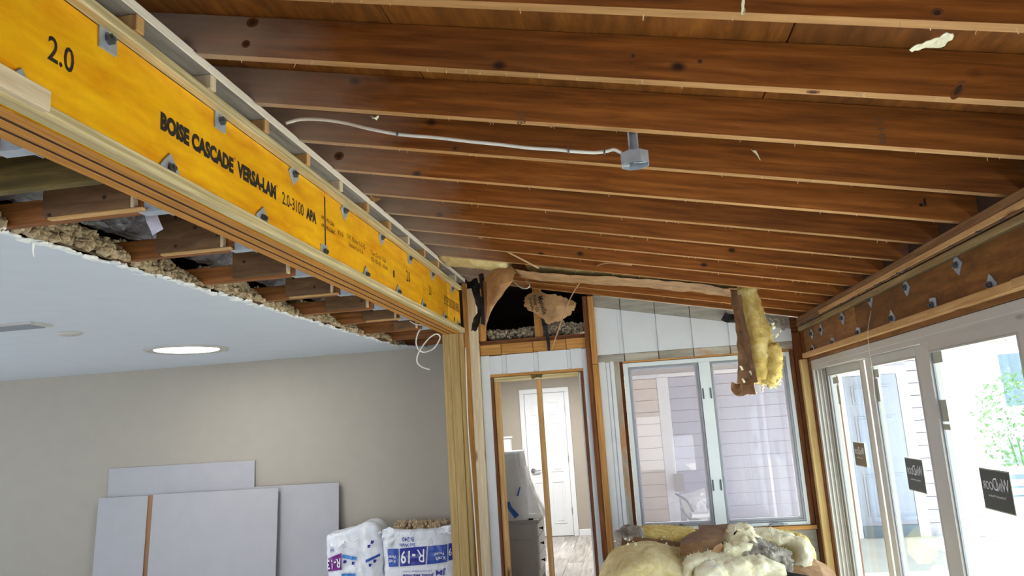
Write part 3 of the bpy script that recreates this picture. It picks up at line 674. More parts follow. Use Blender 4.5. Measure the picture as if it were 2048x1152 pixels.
# silver flexible duct lying on the chords
def duct(name, P, r, lab):
    pts = crom(P, 150); verts, faces = [], []; seg = 22
    for i, p in enumerate(pts):
        T = (pts[min(i+1, 150)]-pts[max(i-1, 0)]).normalized(); A = T.cross(Vector((0, 0, 1))).normalized(); B = A.cross(T)
        for k in range(seg):
            a = 2*PI*k/seg; q = p + A*math.cos(a)*r + B*math.sin(a)*r*0.92
            q += (A*math.cos(a)+B*math.sin(a))*(0.010*math.sin(i*2.6)*0.6 + 0.016*fbm(q, 22, 3)); verts.append(q)
    for i in range(150):
        for k in range(seg): faces.append((i*seg+k, i*seg+(k+1) % seg, (i+1)*seg+(k+1) % seg, (i+1)*seg+k))
    o = raw(name, verts, faces, M_FOIL, smooth=False); return tag(o, lab, 'duct')
duct('flexible_duct', [(-2.22, 0.8, 1.02), (-2.17, 2.2, 1.025), (-2.12, 3.2, 1.03), (-2.06, 4.4, 1.02), (-2.02, 5.6, 1.02), (-2.2, 6.9, 1.03)], 0.112, 'crinkled silver foil duct lying across the ceiling joists')
fp = at(310, 440, Y=2.62)
sheet('pale_strip', [fp+Vector((-.03, 0, .06)), fp+Vector((-.01, 0, .0)), fp+Vector((.012, 0, -.05))], (1, 0, 0.1), .05, M_LILAC, n=6, m=4, crumple=.004, fs=30)  # pale strip hung behind the second joist
tag(bpy.data.objects['pale_strip'], 'small pale strip hanging behind the second joist', 'scrap')
# blown insulation spilling over the torn edge between the joists
cb_ = Crumbs(); br = random.Random(21)
for i in range(len(hy)):
    a = hy[i]+.02; b = (hy[i+1] if i+1 < len(hy) else 7.35)-.02
    if i == 0: spans = [(1.2, hy[0]-.02), (a, b)]
    else: spans = [(a, b)]
    for (a, b) in spans:
        top = 0.098
        N = int(700*(b-a)/.58) if i < 7 else 420
        for _ in range(N):
            u = br.random()**.8; y = br.uniform(a, b)
            hh = top+.035*math.sin(PI*(y-a)/max(.01, b-a))+.012*math.sin(y*17)
            x = -2.150 - u*0.12 + .03*math.sin(y*5.1) + 0.05*max(0, y-2)/5 + 0.010*math.sin(y*9) + br.uniform(-.012, .012)
            z = 0.814 + hh*u*br.uniform(.8, 1.05)
            cb_.add((x, y, z), br.uniform(.009, .022), br.uniform(.6, 1.5), br.uniform(.6, 1.5), br.uniform(.5, 1.2), br)
verts, faces = [], []
ny = 90
for j in range(ny+1):
    y = 1.2+(7.3-1.2)*j/ny
    for i, (dx, zz) in enumerate(((0, .8135), (.05, .860), (.10, .895), (.20, .905), (1.2, .90))):
        verts.append((-2.185-dx+0.05*max(0, y-2)/5, y, zz+.012*noise.noise(Vector((dx*9, y*6, 2)))))
for j in range(ny):
    for i in range(4): faces.append((j*5+i, j*5+i+1, (j+1)*5+i+1, (j+1)*5+i))
cb_.f += [tuple(len(cb_.v)+k for k in f) for f in faces]; cb_.v += verts
o = cb_.build('blown_insulation', M_LOOSE); tag(o, 'loose tan blown insulation spilling over the torn ceiling edge', 'insulation', kind='stuff')
# ================================================================== fittings in the drywall ceiling
t = thing('round_ceiling_light', (-3.71, 5.98, 0.80), 'large round lit white ceiling light', 'light')
lathe('trim_ring', [(.262, -.001), (.30, -.014), (.335, -.010), (.345, 0.0), (.262, 0.0)], (-3.71, 5.98, .7995), M_VINYL, t, 40)
lathe('diffuser', [(.0, -.006), (.15, -.006), (.262, -.004), (.262, .0), (.0, .0)], (-3.71, 5.98, .7985), M_LED, t, 40)
pl = bpy.data.lights.new('lamp_glow', 'AREA'); pl.shape = 'DISK'; pl.size = .5; pl.energy = 5; pl.color = (1, .97, .93)
po = bpy.data.objects.new('lamp_glow', pl); COL.objects.link(po); po.location = (-3.71, 5.98, .77+H)
t = thing('ceiling_vent', (-3.8, 4.2, 0.80), 'white louvred air vent in the ceiling at the left frame edge', 'vent')
def vb(name, x0, x1, y0, y1, z0, z1, m): return box(name, x0, x1, y0, y1, z0, z1, m, t, bev=.001)
V0 = at(95, 649, Z=.80); V1 = at(55, 645, Z=.80)
vx0, vx1, vy0, vy1 = -4.02, -3.58, 4.09, 4.27
vb('frame_rail', vx0, vx1, vy1-.022, vy1, .788, .7995, M_VINYL); vb('frame_rail', vx0, vx1, vy0, vy0+.022, .788, .7995, M_VINYL)
vb('frame_rail', vx1-.024, vx1, vy0+.0225, vy1-.0225, .784, .7995, M_VINYL); vb('frame_rail', vx0, vx0+.024, vy0+.0225, vy1-.0225, .788, .7995, M_VINYL)
for i in range(4):
    yv = vy0+.036+i*.034
    box('louver', vx0+.026, vx1-.026, yv-.012, yv+.012, .784, .7865, M_GREYALU, t, bev=.0005, rot=Matrix.Rotation(-0.5, 3, 'X'), axis=0)
sd = lathe('smoke_sensor', [(.075, 0), (.072, -.012), (.05, -.020), (0.0, -.022), (0.0, 0)], (-3.74, 4.62, .7998), M_VINYL, None, 28); tag(sd, 'small white round cap on the ceiling between vent and light', 'detector')
# ================================================================== leaning drywall sheets
def lean(name, x0, x1, top, layer, mat, lab, group='leaning drywall sheets', bottom=FL, matedge=None):
    """a sheet standing on the floor and leaning on the wall"""
    h = top-FL; ang = 0.045+.012*layer
    bm = bmesh.new(); bx(bm, x0, x1, -.0127, 0, 0, h/math.cos(ang), 0.0008)
    M = Matrix.Translation((0, 7.345-.0135*layer-.001-math.tan(ang)*0 - (1.40*math.tan(.045) + layer*.016), FL+H)) @ Matrix.Rotation(-ang*.95, 4, 'X')
    me_o = from_bm(name, bm, [mat, M_SHEETE], None, M)
    for p in me_o.data.polygons:
        if abs(p.normal.x) > .9 or abs(p.normal.z) > .9: p.material_index = 1
    return tag(me_o, lab, 'drywall sheet', group)
lean('drywall_offcut', -5.41, -3.785, -0.212, 0, M_SHEET, 'tallest narrow drywall offcut rising behind the other leaning sheets')
lean('drywall_offcut', -3.9, -2.882, -0.477, 1, M_SHEET, 'drywall sheet leaning furthest to the window side, next to the insulation bags')
lean('board_strip', -4.96, -4.80, -0.502, 2, M_CARD, 'narrow brown board strip showing between two leaning drywall sheets')
lean('drywall_offcut', -5.47, -4.922, -0.503, 3, M_SHEET, 'narrow drywall sheet leaning left of the brown strip')
lean('drywall_offcut', -4.848, -3.495, -0.495, 4, M_SHEET, 'broad drywall sheet leaning right of the brown strip')
# ================================================================== insulation bags
def bag(name, cx, cy, a, b, ztop, lab, nwr, seed, pn=5.0, lump=0.0, topfn=None):
    t = thing(name, (cx, cy, FL), lab, 'insulation bag', 'plastic bags of insulation')
    def front(x, z, side=1):
        u = min(.999, abs((x-cx)/a)); yb = b*(1-u**pn)**(1/pn)
        return cy - yb*side
    def wr(x, z): return nwr*(fbm(Vector((x, z*.8, seed)), 5.5, seed)+0.55*(1-2.2*abs(noise.noise(Vector((x*9+z*6, z*7-x*3, seed)))))+.35*noise.noise(Vector((x*26, z*9, seed))))
    verts, faces = [], []; m, n = 84, 64
    for j in range(n+1):
        v = j/n; z = FL + (ztop-FL)*min(1, v/0.94)
        k = 1.0 if v < .90 else max(.02, 1-((v-.90)/.10)**1.6)
        for i in range(m):
            an = 2*PI*i/m; c, s = math.cos(an), math.sin(an); d = (abs(c)**pn+abs(s)**pn)**(-1/pn)
            x = cx + a*c*d*k; y = cy + b*s*d*k
            w_ = wr(x, z)
            x += c*w_*.8; y += s*w_*1.0
            zz = z + (0.03*fbm(Vector((x, y, seed)), 6, seed) if v > .88 else 0)
            if v > .86 and topfn: zz += topfn(x)*(v-.86)/.14
            verts.append((x, y, zz))
    for j in range(n):
        for i in range(m): faces.append((j*m+i, j*m+(i+1) % m, (j+1)*m+(i+1) % m, (j+1)*m+i))
    faces.append(tuple(n*m+i for i in range(m))); faces.append(tuple(range(m))[::-1])
    raw('plastic_wrap', verts, faces, M_BAG, t, smooth=True)
    def surf(x, z, off=.0015):
        y = front(x, z); u = min(1, abs((x-cx)/a)); s = -1
        return Vector((x, y + s*wr(x, z)-off-.0035, z))
    return t, surf
bagR, sR = bag('insulation_bag', -1.985, 7.065, 0.345, 0.17, -0.905, 'upright plastic bag with blue panels and upside down numerals, beside the post', .011, 3.0)
bagL, sLf = bag('insulation_bag', -2.60, 7.06, 0.265, 0.16, -0.885, 'crumpled plastic bag with a purple panel, beside the leaning drywall', .026, 8.0, topfn=lambda x: .10*math.exp(-((x+2.44)/.12)**2)-.05*math.exp(-((x+2.8)/.08)**2))
def px2(px, py, Y): q = at(px, py, Y=Y); return q.x, q.z
def quad(name, surf, c, mat, parent, off=.0015, n=14, m=5):
    """printed panel following the bag; corners (px) top-left, top-right, bottom-right, bottom-left"""
    P = [px2(*q, 6.89) for q in c]; verts, faces = [], []
    for j in range(m+1):
        for i in range(n+1):
            u, v = i/n, j/m
            x = (P[0][0]*(1-u)+P[1][0]*u)*(1-v)+(P[3][0]*(1-u)+P[2][0]*u)*v; z = (P[0][1]*(1-u)+P[1][1]*u)*(1-v)+(P[3][1]*(1-u)+P[2][1]*u)*v
            verts.append(surf(x, z, off))
    for j in range(m):
        for i in range(n): faces.append((j*(n+1)+i, j*(n+1)+i+1, (j+1)*(n+1)+i+1, (j+1)*(n+1)+i))
    return raw(name, verts, faces, mat, parent)
def ptext(s, surf, c, mat, parent, off=.006, flip=True):
    P = [px2(*q, 6.89) for q in c]
    def fn(u, v):
        if flip: u = 1-u
        else: v = 1-v
        x = (P[0][0]*(1-u)+P[1][0]*u)*(1-v)+(P[3][0]*(1-u)+P[2][0]*u)*v; z = (P[0][1]*(1-u)+P[1][1]*u)*(1-v)+(P[3][1]*(1-u)+P[2][1]*u)*v
        return surf(x, z, off)
    return letter(s, fn, mat, parent)
quad('blue_panel', sR, [(774, 1099), (797, 1097), (797, 1133), (777, 1134)], M_BLUE, bagR)
quad('navy_panel', sR, [(800, 1097), (854, 1092), (851, 1129), (800, 1133)], M_NAVY, bagR)
quad('blue_panel', sR, [(857, 1092), (894, 1089), (894, 1124), (854, 1129)], M_BLUE, bagR)
quad('navy_panel', sR, [(896, 1088), (908, 1087), (908, 1120), (896, 1122)], M_NAVY, bagR)
ptext('-19', sR, [(802, 1101), (831, 1101), (831, 1127), (802, 1127)], M_BWHITE, bagR)
ptext('R', sR, [(834, 1099), (849, 1098), (849, 1124), (834, 1125)], M_BWHITE, bagR)
ptext('B-240', sR, [(805, 1074), (828, 1074), (828, 1083), (805, 1083)], M_NAVY, bagR)
ptext('2x6 Walls', sR, [(800, 1087), (831, 1086), (831, 1093), (800, 1094)], M_BLUE, bagR)
ptext('Kraft', sR, [(777, 1119), (791, 1119), (791, 1126), (777, 1126)], M_BWHITE, bagR)
ptext('Faced', sR, [(777, 1111), (791, 1111), (791, 1117), (777, 1117)], M_BWHITE, bagR)
ptext('Kraft', sR, [(872, 1114), (890, 1112), (890, 1119), (872, 1121)], M_BWHITE, bagR)
ptext('Faced', sR, [(870, 1105), (888, 1103), (888, 1110), (870, 1112)], M_BWHITE, bagR)
ptext('19', sR, [(897, 1097), (906, 1097), (906, 1112), (897, 1112)], M_BWHITE, bagR)
ptext('JM', sR, [(872, 1137), (892, 1136), (892, 1150), (872, 1151)], M_NAVY, bagR)
ptext('Johns Manville', sR, [(806, 1146), (868, 1145), (868, 1155), (806, 1156)], M_NAVY, bagR)
ptext('A Berkshire Hathaway Company', sR, [(806, 1141), (864, 1139), (864, 1143), (806, 1145)], M_BLUE, bagR)
quad('purple_panel', sLf, [(655, 1117), (683, 1106), (684, 1139), (650, 1145)], M_PURPLE, bagL, off=.004)
ptext('R-13', sLf, [(653, 1121), (682, 1116), (682, 1134), (653, 1140)], M_BWHITE, bagL, off=.013)
ptext('68', sLf, [(660, 1098), (668, 1098), (668, 1105), (660, 1105)], M_NAVY, bagL, off=.005)
quad('blue_stripe', sLf, [(685, 1109), (713, 1114), (713, 1121), (685, 1116)], M_LBLUE, bagL, off=.005)
quad('blue_stripe', sLf, [(731, 1120), (760, 1107), (760, 1112), (731, 1126)], M_BLUE, bagL, off=.005)
quad('blue_stripe', sLf, [(684, 1147), (712, 1147), (712, 1155), (684, 1155)], M_LBLUE, bagL, off=.005)
for i, (px, py) in enumerate(((744, 1084), (738, 1092), (690, 1123), (706, 1126), (740, 1130), (749, 1122))):
    quad('print_mark', sLf, [(px-2, py-3), (px+4, py-2), (px+1, py+4), (px-3, py+3)], M_NAVY, bagL, off=.006, n=2, m=2)
def flap(par, rows, seed, txt=None): patch('plastic_flap', rows, M_BAG, par, th=.001, cr=.016, seed=seed, sub=7, rag=.01)
FL_ = [(bagL, [[(722, 1058, 6.99), (738, 1046, 6.99), (752, 1048, 7.0)], [(700, 1074, 6.93), (738, 1068, 6.92), (764, 1066, 6.93)]], 3), (bagR, [[(766, 1058, 6.94), (780, 1054, 6.94), (800, 1062, 6.93)], [(764, 1078, 6.89), (776, 1086, 6.875), (798, 1072, 6.885)], [(768, 1092, 6.89), (774, 1096, 6.88), (780, 1092, 6.885)]], 5),
    (bagR, [[(872, 1056, 6.96), (892, 1051, 6.95), (905, 1050, 6.95)], [(880, 1066, 6.90), (895, 1066, 6.89), (908, 1072, 6.89)]], 7), (bagL, [[(660, 1070, 6.95), (676, 1066, 6.93), (690, 1066, 6.93)], [(658, 1092, 6.91), (674, 1096, 6.89), (690, 1086, 6.89)]], 9)]
tb = random.Random(5); cb_ = Crumbs()
for _ in range(240): cb_.add((tb.uniform(-2.22, -1.74), tb.uniform(6.98, 7.15), -.905+tb.uniform(-.01, .045)), tb.uniform(.010, .028), 1, 1, 1, tb)
f_ = cb_.build('exposed_fibre', M_LOOSE, bagR); f_['kind'] = 'stuff'
# ================================================================== cable loop hanging below the beam
Q = lambda px, py, Y: at(px, py, Y=Y)
tube('cable_loop', [Q(820, 642, 6.0), Q(830, 648, 6.0), Q(842, 650, 6.02), Q(845, 652, 6.1), Q(836, 666, 6.1), Q(832, 685, 6.1), Q(838, 700, 6.12), Q(850, 704, 6.15), Q(868, 696, 6.15), Q(880, 676, 6.12), Q(874, 668, 6.1), Q(862, 673, 6.08), Q(848, 688, 6.05), Q(836, 708, 6.05), Q(834, 724, 6.05), Q(844, 734, 6.06), Q(859, 739, 6.06)], .0062, M_CABLE, n=110)
tag(bpy.data.objects['cable_loop'], 'white cable end curled in a loop under the far end of the yellow beam', 'cable')
# ================================================================== gable wall of the porch: doorway half
YF = 6.6
wb = struct('wall_back', 'white grooved siding wall with doorway and window')
def pc(name, x0, x1, z0, z1, mat, y0=YF, y1=YF+.018, par=wb, bev=.0015): return box(name, x0, x1, y0, y1, z0, z1, mat, par, bev=bev)
gx = [(-1.059, -1.014), (-.772, -.727), (-.475, -.440)]
pc('siding_board', -1.2495, -1.169, FL, .602, M_SIDING)
xs = [-1.1685] + [v for g in gx for v in g] + [-.3405]
for i in range(0, 8, 2): pc('siding_board', xs[i], xs[i+1], .431, .602+.012*(i/6.0-.5), M_SIDING)
for a, b in gx: pc('groove_strip', a+.001, b-.001, .431, .602, M_SIDING, YF+.008, YF+.02)
pc('siding_board', -.340, -.268, FL, .602, M_SIDING)
xs2 = [-1.2495] + [v for g in gx for v in (g[0], g[0]+.005)] + [-.268]
for i in range(0, 8, 2): pc('bare_board', xs2[i], xs2[i+1], .606, .700, M_STUD, YF+.004, YF+.022)
pc('sill_timber', -1.2495, -.30, .7005, .738, M_OLDWOOD, YF+.02, YF+.11)
pc('sheathing', -1.2495, -1.17, FL, .70, M_OLDWOOD, YF+.0225, YF+.10); pc('sheathing', -.335, -.268, FL, .70, M_OLDWOOD, YF+.0225, YF+.10)
pc('sheathing', -1.169, -.336, .434, .70, M_OLDWOOD, YF+.0225, YF+.10)
pc('opening_stud', -1.2495, -1.195, .739, 1.22, M_STUD, YF+.01, YF+.09)
pc('opening_stud', -.745, -.675, .739, 1.24, M_STUD, YF+.03, YF+.10)
pc('side_stud', -.300, -.256, FL, 1.06, M_OLDWOOD, 6.57, YF+.09)
st = thing('partition_stud', (-.23, 6.57, FL), 'orange stud standing between the doorway and the window', 'stud', kind='thing')
box('stud_length', -.254, -.203, 6.555, YF-.001, FL, .452, M_STUD, st); box('stud_length', -.254, -.203, 6.555, YF-.001, .456, 1.055, M_STUD, st)
# edges of the cut siding round the doorway and temporary framing in it
pc('cut_edge', -1.1688, -.341, .408, .4305, M_STUD, YF-.002, YF+.09); pc('cut_edge', -1.1688, -1.146, FL, .4075, M_OLDWOOD, YF-.002, YF+.09)
pc('jamb_strip', -.366, -.342, FL, .4075, M_OLDWOOD, YF+.002, YF+.09); pc('jamb_strip', -.382, -.3675, FL, .395, M_WHITE, YF+.02, YF+.10)
dfm = thing('doorway_framing', (-.75, 6.65, FL), 'temporary two by four framing inside the doorway, one stud at its middle', 'framing', kind='thing')
box('header', -1.144, -.384, YF+.025, YF+.09, .362, .404, M_TREAT, dfm); box('stud', -1.143, -1.097, YF+.025, YF+.09, FL, .361, M_PINE, dfm); box('stud', -.765, -.722, YF+.025, YF+.09, FL, .361, M_PINE, dfm)
sheet('felt_scrap', [at(1063, 755, Y=6.615), at(1075, 750, Y=6.612), at(1084, 752, Y=6.615)], (0, 0, 1), .035, M_OLDTREAT, n=6, m=3, crumple=.004, fs=40)
tag(bpy.data.objects['felt_scrap'], 'dark greenish scrap at the top of the middle doorway stud', 'scrap')
# grey loose fill in the hole over the doorway
cb_ = Crumbs(); hr = random.Random(9)
for _ in range(1500):
    x = hr.uniform(-1.19, -.29); y = hr.uniform(6.66, 6.95); z = .735+(.118+.02*math.sin(x*8))*hr.uniform(.3, 1.0)*(1.0-.2*(y < 6.7))
    if -.755 < x < -.665 and y < 6.72: continue
    cb_.add((x, y, z), hr.uniform(.010, .020), hr.uniform(.7, 1.3), hr.uniform(.7, 1.3), hr.uniform(.6, 1.1), hr)
o = cb_.build('loose_fill', M_LOOSEG); tag(o, 'grey loose insulation heaped in the dark hole above the doorway', 'insulation', kind='stuff')
box('hall_ceiling', -1.53, -.216, 6.72, 7.47, .700, .732, M_CEIL, wb, axis=1); box('hall_ceiling', -2.66, -.216, 7.4845, 10.79, .700, .732, M_CEIL, wb, axis=1)
# ================================================================== gable wall: window half
zt = lambda x: .922-.199*x
gw = [(-.008, .031), (.292, .326), (.590, .624), (.894, .931), (1.200, 1.235)]
xs = [-.2025] + [v for g in gw for v in g] + [1.442]
for i in range(0, 12, 2):
    a, b = xs[i], xs[i+1]
    extr('siding_board', [(a, .532), (b, .532), (b, zt(b)), (a, zt(a))], 'y', YF, YF+.018, M_SIDING, wb)
for a, b in gw: extr('groove_strip', [(a+.001, .532), (b-.001, .532), (b-.001, zt(b)), (a+.001, zt(a))], 'y', YF+.009, YF+.02, M_SIDING, wb)
xs3 = [-.2025] + [v for g in gw for v in (g[1]-.004, g[1])] + [1.442]
for i in range(0, 12, 2):
    a, b = xs3[i], xs3[i+1]
    extr('sealed_strip', [(a, zt(a)+.002), (b-.002, zt(b)+.002), (b-.002, zb(b)+.0), (a, zb(a)+.0)], 'y', YF+.003, YF+.021, M_SEAL, wb)
    pc('weathered_strip', a, b-.002, .462, .530, M_WEATHER if a > .01 else M_SEAL, YF+.003, YF+.021)
extr('gable_backing', [(-.20, -.97), (1.52, -.97), (1.52, .72), (-.20, 1.06)], 'y', YF+.13, YF+.131, M_DARKWOOD, None).hide_render = True
bpy.data.objects.remove(bpy.data.objects['gable_backing'])
extr('upper_sheathing', [(-.254, .447), (1.60, .447), (1.60, zb(1.6)), (-.254, zb(-.254))], 'y', YF+.0225, YF+.09, M_OLDWOOD, wb)
for a, b in ((-.2025, -.146), (-.137, -.108), (-.104, -.070)): pc('siding_batten', a, b, FL, .470, M_SIDING, YF + (.004 if a < -.12 and a > -.14 else 0), YF+.02)
pc('groove_strip', -.146, -.137, FL, .470, M_SIDING, YF+.010, YF+.02); pc('groove_strip', -.108, -.104, FL, .470, M_SIDING, YF+.012, YF+.02)
pc('weathered_board', -.069, -.022, FL, .461, M_WEATHER, YF+.003, YF+.022)
pc('left_sheathing', -.254, -.022, FL, .446, M_OLDWOOD, YF+.0225, YF+.10)
pc('rough_frame', -.0215, .006, -.97, .455, M_OLDWOOD, YF+.03, YF+.13); pc('rough_frame', .0065, 1.405, .4475, .4610, M_STUD, YF+.004, YF+.10)
pc('rough_frame', 1.4055, 1.440, -.97, .461, M_OLDWOOD, YF-.002, YF+.10)
pc('lower_wall', -.0215, 1.44, FL, -1.000, M_SEAL, YF+.004, YF+.10); pc('lower_sheathing', -.0215, 1.44, FL, -1.0, M_OLDWOOD, YF+.101, YF+.12)
pc('window_stool', -.0215, 1.442, -.999, -.968, M_STUD, YF-.03, YF+.10)
cp = struct('trim_2', 'dark stained corner framing right of the window')
box('corner_post', 1.444, 1.511, YF-.012, YF+.09, FL, .60, M_OLDWOOD, cp); box('corner_post', 1.512, 1.56, 6.53, 6.62, FL, .63, M_OLDWOOD, cp)
box('corner_post', 1.56, 1.72, 6.43, 6.72, FL, .86, M_OLDWOOD, cp)
yst = board('jamb_stud', 1.455, 1.513, 6.46, 6.52, FL, .363, M_POST, 'yellow pine stud beside the left jamb of the sliding door'); 
board('jamb_stud', 1.514, 1.546, 6.44, 6.52, FL, .344, M_OLDWOOD, 'dark narrow stud tight against the sliding door jamb')
# stains of old insulation stuck to the corner above the window
sr = random.Random(14); cb_ = Crumbs()
for _ in range(70):
    x = sr.uniform(1.16, 1.43); z = zb(x)-.02-abs(sr.gauss(0, .05)); cb_.add((x, YF-.004, z), sr.uniform(.006, .013), 1.3, .4, sr.uniform(.8, 1.8), sr)
o = cb_.build('insulation_residue', M_FIBERG); tag(o, 'dirty grey fibre residue stuck to the wall corner right of the window top', 'residue', kind='stuff')
# ================================================================== the window
wn = struct('window_1', 'white framed twin casement window')
bm = bmesh.new()
x0, x1, z0, z1 = .010, 1.402, -.966, .444; yA, yB = YF-.004, YF+.08
bx(bm, x0, x0+.036, yA, yB, z0, z1, .002); bx(bm, x1-.030, x1, yA, yB, z0, z1, .002); bx(bm, x0+.036, x1-.03, yA, yB, z1-.036, z1, .002); bx(bm, x0+.036, x1-.03, yA, yB, z0, z0+.028, .002)
bx(bm, .648, .742, yA, yB, z0+.028, z1-.036, .002)
from_bm('window_frame', bm, M_ALU, wn)
def sash(xa, xb, nm):
    za, zb_ = z0+.030, z1-.038
    bm = bmesh.new(); t_ = .016
    ya, yb = YF+.004, YF+.026
    bx(bm, xa, xa+t_, ya, yb, za, zb_, .0015); bx(bm, xb-t_, xb, ya, yb, za, zb_, .0015); bx(bm, xa+t_, xb-t_, ya, yb, zb_-t_, zb_, .0015); bx(bm, xa+t_, xb-t_, ya, yb, za, za+t_, .0015)
    f = from_bm(nm, bm, M_GREYALU, wn)
    box('insect_screen', xa+t_, xb-t_, YF+.012, YF+.0135, za+t_, zb_-t_, M_SCREEN, f, bev=0)
    bm = bmesh.new(); t2 = .030; ya, yb = YF+.045, YF+.075
    bx(bm, xa, xa+t2, ya, yb, za, zb_, .0015); bx(bm, xb-t2, xb, ya, yb, za, zb_, .0015); bx(bm, xa+t2, xb-t2, ya, yb, zb_-t2, zb_, .0015); bx(bm, xa+t2, xb-t2, ya, yb, za, za+t2, .0015)
    s = from_bm('casement_sash', bm, M_ALU, wn)
    box('pane', xa+t2, xb-t2, YF+.058, YF+.062, za+t2, zb_-t2, M_WGLASS, s, bev=0)
sash(.047, .646, 'screen_frame'); sash(.744, 1.371, 'screen_frame')
for x in (.663, .727):
    for z in (.14, -.62): box('hinge_latch', x-.006, x+.006, YF-.012, YF-.0045, z-.045, z+.045, M_BOLT, wn)
cr = bmesh.new(); bx(cr, 1.08, 1.19, YF-.022, YF-.0045, -.963, -.945, .004); bx(cr, 1.10, 1.15, YF-.035, YF-.022, -.950, -.935, .004); bx(cr, 1.115, 1.215, YF-.042, YF-.035, -.953, -.945, .002)
from_bm('crank_handle', cr, M_GREYALU, wn)
box('sash_stop', .36, .38, YF-.012, YF-.0045, -.945, -.915, M_BOLT, wn)
# ================================================================== right wall: header, plates and sliding door
wr_ = struct('wall_right', 'right wall piers beyond the sliding door')
extr('wall_pier', [(-3.2, FL), (0.85, FL), (0.85, .345), (-3.2, .345)], 'x', 1.56, 1.70, M_WALL, wr_)
RX = 1.52
hb = thing('header_beam', (RX+.05, 3, .345), 'weathered brown header beam with diamond steel washers above the sliding door', 'beam', kind='thing')
box('face_ply', RX, RX+.045, -3.1, 5.070, .346, .632, M_LVLOLD, hb, bev=.0015); box('face_ply', RX, RX+.045, 5.076, 6.52, .346, .632, M_LVLOLD, hb, bev=.0015)
box('inner_ply', RX+.0455, RX+.135, -3.1, 6.42, .346, .632, M_OLDWOOD, hb)
for y, z in ((2.90, .575), (3.53, .572), (4.15, .575), (4.74, .60), (5.35, .565), (5.93, .550), (6.22, .55)): washer(hb, RX-.0005, y, z-.005, -1, .785+wr.uniform(-.12, .12), .07)
for y, z in ((2.66, .43), (3.26, .428), (3.85, .432), (4.42, .44), (5.05, .425), (5.66, .42), (6.25, .424)): washer(hb, RX-.0005, y, z, -1, wr.choice([.785, .1, .6]), .07)
o = box('treated_nailer', 1.482, RX-.0006, -1.0, 6.52, .600, .6315, M_TREAT2); tag(o, 'grey green treated strip along the top of the brown header beam', 'nailer', kind='thing')
o = box('pine_ledger', 1.482, RX-.0006, 3.02, 6.49, .371, .411, M_PINE); tag(o, 'long pale pine board nailed along the bottom of the brown header beam', 'ledger', kind='thing')
o = box('pine_ledger', 1.470, RX-.0006, 1.2, 3.016, .371, .411, M_PINE); tag(o, 'pine board continuing along the brown header at the right frame edge', 'ledger', kind='thing')
rm = thing('rim_plate', (1.53, 3.0, .634), 'brown rim timbers under the low ends of the rafters', 'plate', kind='thing')
box('lower_plate', 1.480, 1.568, -1.2, 6.55, .639, .676, M_RIM, rm); box('upper_plate', 1.486, 1.568, 3.9, 6.55, .677, .716, M_RIM, rm); box('upper_plate', 1.480, 1.568, -1.2, 3.89, .677, .716, M_RIM, rm)
ys = at(1625, 632, X=1.475).y
o = box('chewed_nailer', 1.468, 1.480, 1.5, 5.75, .646, .672, M_PINE); tag(o, 'thin pale strip nailed on the rim timber under the rafter ends', 'strip', kind='thing')
nr = random.Random(2); bm = bmesh.new()
for _ in range(26):
    y = nr.uniform(2.9, 6.3); r = bmesh.ops.create_cone(bm, segments=5, radius1=.0035, radius2=.002, depth=.03, cap_ends=True)['verts']
    Mx = Matrix.Translation((1.474, y, .640)) @ Matrix.Rotation(nr.uniform(-.6, .6), 4, 'X') @ Matrix.Rotation(nr.uniform(.6, 1.8), 4, 'Y')
    for v in r: v.co = Mx @ v.co
nl = from_bm('bent_nails', bm, M_BOLT, rm); nl['kind'] = 'stuff'
d1 = struct('door_1', 'white vinyl multi panel sliding glass door')
fr = bmesh.new(); zT = .344; zB = FL+.02
bx(fr, 1.528, 1.70, 0.86, 6.43, .300, zT, .002)
for i, xx in enumerate((1.532, 1.578, 1.624, 1.670)): bx(fr, xx, xx+.012, 0.9, 6.40, .268, .300)
bx(fr, 1.528, 1.70, 6.405, 6.435, zB, .300, .002); bx(fr, 1.528, 1.70, 0.86, 0.89, zB, .300)
for xx in (1.528, 1.556, 1.585, 1.612, 1.640, 1.67): bx(fr, xx, xx+.010, 6.385, 6.405, zB+.01, .298, .001)
bx(fr, 1.528, 1.70, 0.86, 6.43, FL-.02, zB)
from_bm('door_frame', fr, M_VINYL, d1)
box('track_block', 1.59, 1.625, 6.30, 6.384, .286, .2995, M_BLACK, d1)
for k in range(7): box('frame_screw', 1.5275, 1.5285, 6.41, 6.416, -1.3+k*.24, -1.294+k*.24, M_BOLT, d1, bev=0)
def panel(x, ya, yb, sl_, sr_, ztop=.215):
    """sliding panel: ya < yb glass limits, stile widths at the near and far side"""
    bm = bmesh.new(); a, b = x-.020, x+.020; zb2 = -1.46
    bx(bm, a, b, ya-sl_, ya, zB+.005, .292, .003); bx(bm, a, b, yb, yb+sr_, zB+.005, .292, .003)
    bx(bm, a, b, ya, yb, ztop, .292, .003); bx(bm, a, b, ya, yb, zB+.005, zb2, .003)
    for (u0, u1, v0, v1) in ((ya, ya+.008, zb2, ztop), (yb-.008, yb, zb2, ztop), (ya+.008, yb-.008, ztop-.008, ztop), (ya+.008, yb-.008, zb2, zb2+.008)): bx(bm, a-.004, b+.004, u0, u1, v0, v1)
    f = from_bm('sliding_panel', bm, M_VINYL, d1)
    box('glass_pane', x-.003, x+.003, ya, yb, zb2, ztop, M_GLASS, f, bev=0)
    box('gasket', x-.012, x-.0035, yb-.018, yb-.009, zb2, ztop, M_GREYALU, f, bev=0)
    return f
p1 = panel(1.648, 5.50, 6.345, .09, .05); p2 = panel(1.600, 4.345, 5.12, .10, .10); p3 = panel(1.552, 3.16, 4.045, .09, .09, .220); p4 = panel(1.600, 2.18, 3.02, .09, .09); p5 = panel(1.648, 1.02, 1.95, .09, .09)
